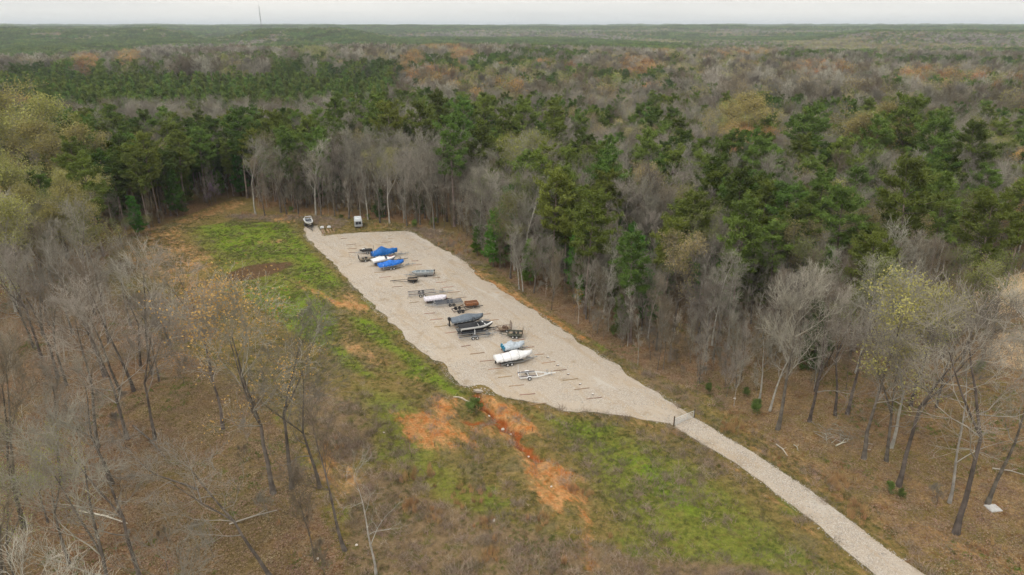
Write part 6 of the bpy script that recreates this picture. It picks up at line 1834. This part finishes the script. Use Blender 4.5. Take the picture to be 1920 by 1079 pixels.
# ---- heaps and fallen wood
def brush_heap(px, py, w, h, n, m, label, seed, name='brush_pile', rad=0.035):
    rg = np.random.default_rng(seed); p = G(px, py)
    e = thing(name, label, 'brush pile', p)
    for part, k, mm in (('branch_heap', n, m), ('pale_branch_heap', n // 3, 'twigpale')):
        mb = MB()
        for _ in range(k):
            a = rg.uniform(0, 6.28); c = Vector((rg.normal() * w * 0.3, rg.normal() * w * 0.22, abs(rg.normal()) * h * 0.4 + 0.08))
            L = rg.uniform(0.8, 2.6); d = Vector((math.cos(a), math.sin(a), rg.normal() * 0.25)) * L
            q = c + d * 0.5 + Vector((0, 0, rg.normal() * 0.15))
            mb.tube([c - d * 0.5, c, q], [rad * 1.4, rad, rad * 0.4], 5)
        mb.build(part, M[mm], e)
    return e
brush_heap(1590, 822, 7.0, 0.7, 46, 'twigdark', 'scattered heap of pale and dark branches in the open woodland', 71)
brush_heap(1548, 812, 5.0, 0.4, 20, 'twig', 'strewn pale sticks beside the brush heap', 72)
brush_heap(238, 500, 6.5, 1.8, 80, 'twig', 'grey brush pile with bleached limbs beside the clay meadow', 73)
brush_heap(1772, 593, 6.5, 1.4, 60, 'covblack', 'black charred heap at the edge of the tan clearing', 74, 'charred_pile', 0.12)
p = G(1800, 583)
tag(MB().box((0, 0, 0.4), (1.3, 0.9, 0.8), 0.3, taper=0.85).box((0.5, 0.5, 0.2), (0.7, 0.5, 0.4), 0.9).build('rubble_block', M['concrete']), 'pale broken block of rubble behind the charred heap', 'rubble').location = p
for k, ((a, b), (c, d), r, lab) in enumerate([((1455, 835), (1476, 858), 0.1, 'bleached fallen branch lying beside the drive'), ((1567, 838), (1586, 832), 0.12, 'short pale log beside the brush heap'), ((1488, 836), (1496, 848), 0.08, 'short fallen branch right of the drive'),
                                              ((1480, 652), (1532, 640), 0.16, 'pale dead limb lying across the bare trees'), ((1860, 880), (1925, 895), 0.1, 'long grey fallen trunk in the open woodland'), ((150, 960), (240, 985), 0.12, 'fallen grey limb on the leaf litter'), ((430, 985), (520, 960), 0.1, 'thin fallen limb among the near bare trees'), ((250, 800), (310, 860), 0.14, 'dark fallen trunk deep in the left wood')]):
    A, B = G(a, b), G(c, d)
    A.z += 0.15; B.z += 0.25
    mid = A.lerp(B, 0.5) + Vector((0.15, 0.1, 0.12))
    mb = MB().tube([A, mid, B], [r, r * 0.85, r * 0.5], 7)
    mb.tube([mid, mid + (B - A) * 0.2 + Vector((0.3, 0.4, 0.3))], [r * 0.5, r * 0.2], 5)
    tag(mb.build('fallen_limb', M['twigpale' if k != 7 else 'bark']), lab, 'log', 'fallen wood')

# ------------------------------------------------------------------ air
hz = MB().box((0, 15000, 75), (50000, 60000, 230)).build('haze', None)
hm = bpy.data.materials.new('haze'); hm.use_nodes = True
hn = hm.node_tree.nodes; hn.clear()
ho = hn.new('ShaderNodeOutputMaterial'); hv = hn.new('ShaderNodeVolumePrincipled')
hv.inputs['Color'].default_value = (0.84, 0.92, 1.0, 1)
hv.inputs['Density'].default_value = 0.00007
hv.inputs['Anisotropy'].default_value = 0.0
hm.node_tree.links.new(hv.outputs[0], ho.inputs['Volume'])
hz.data.materials.append(hm)
tag(hz, 'thin pale haze in the air over the whole forest', kind='stuff')
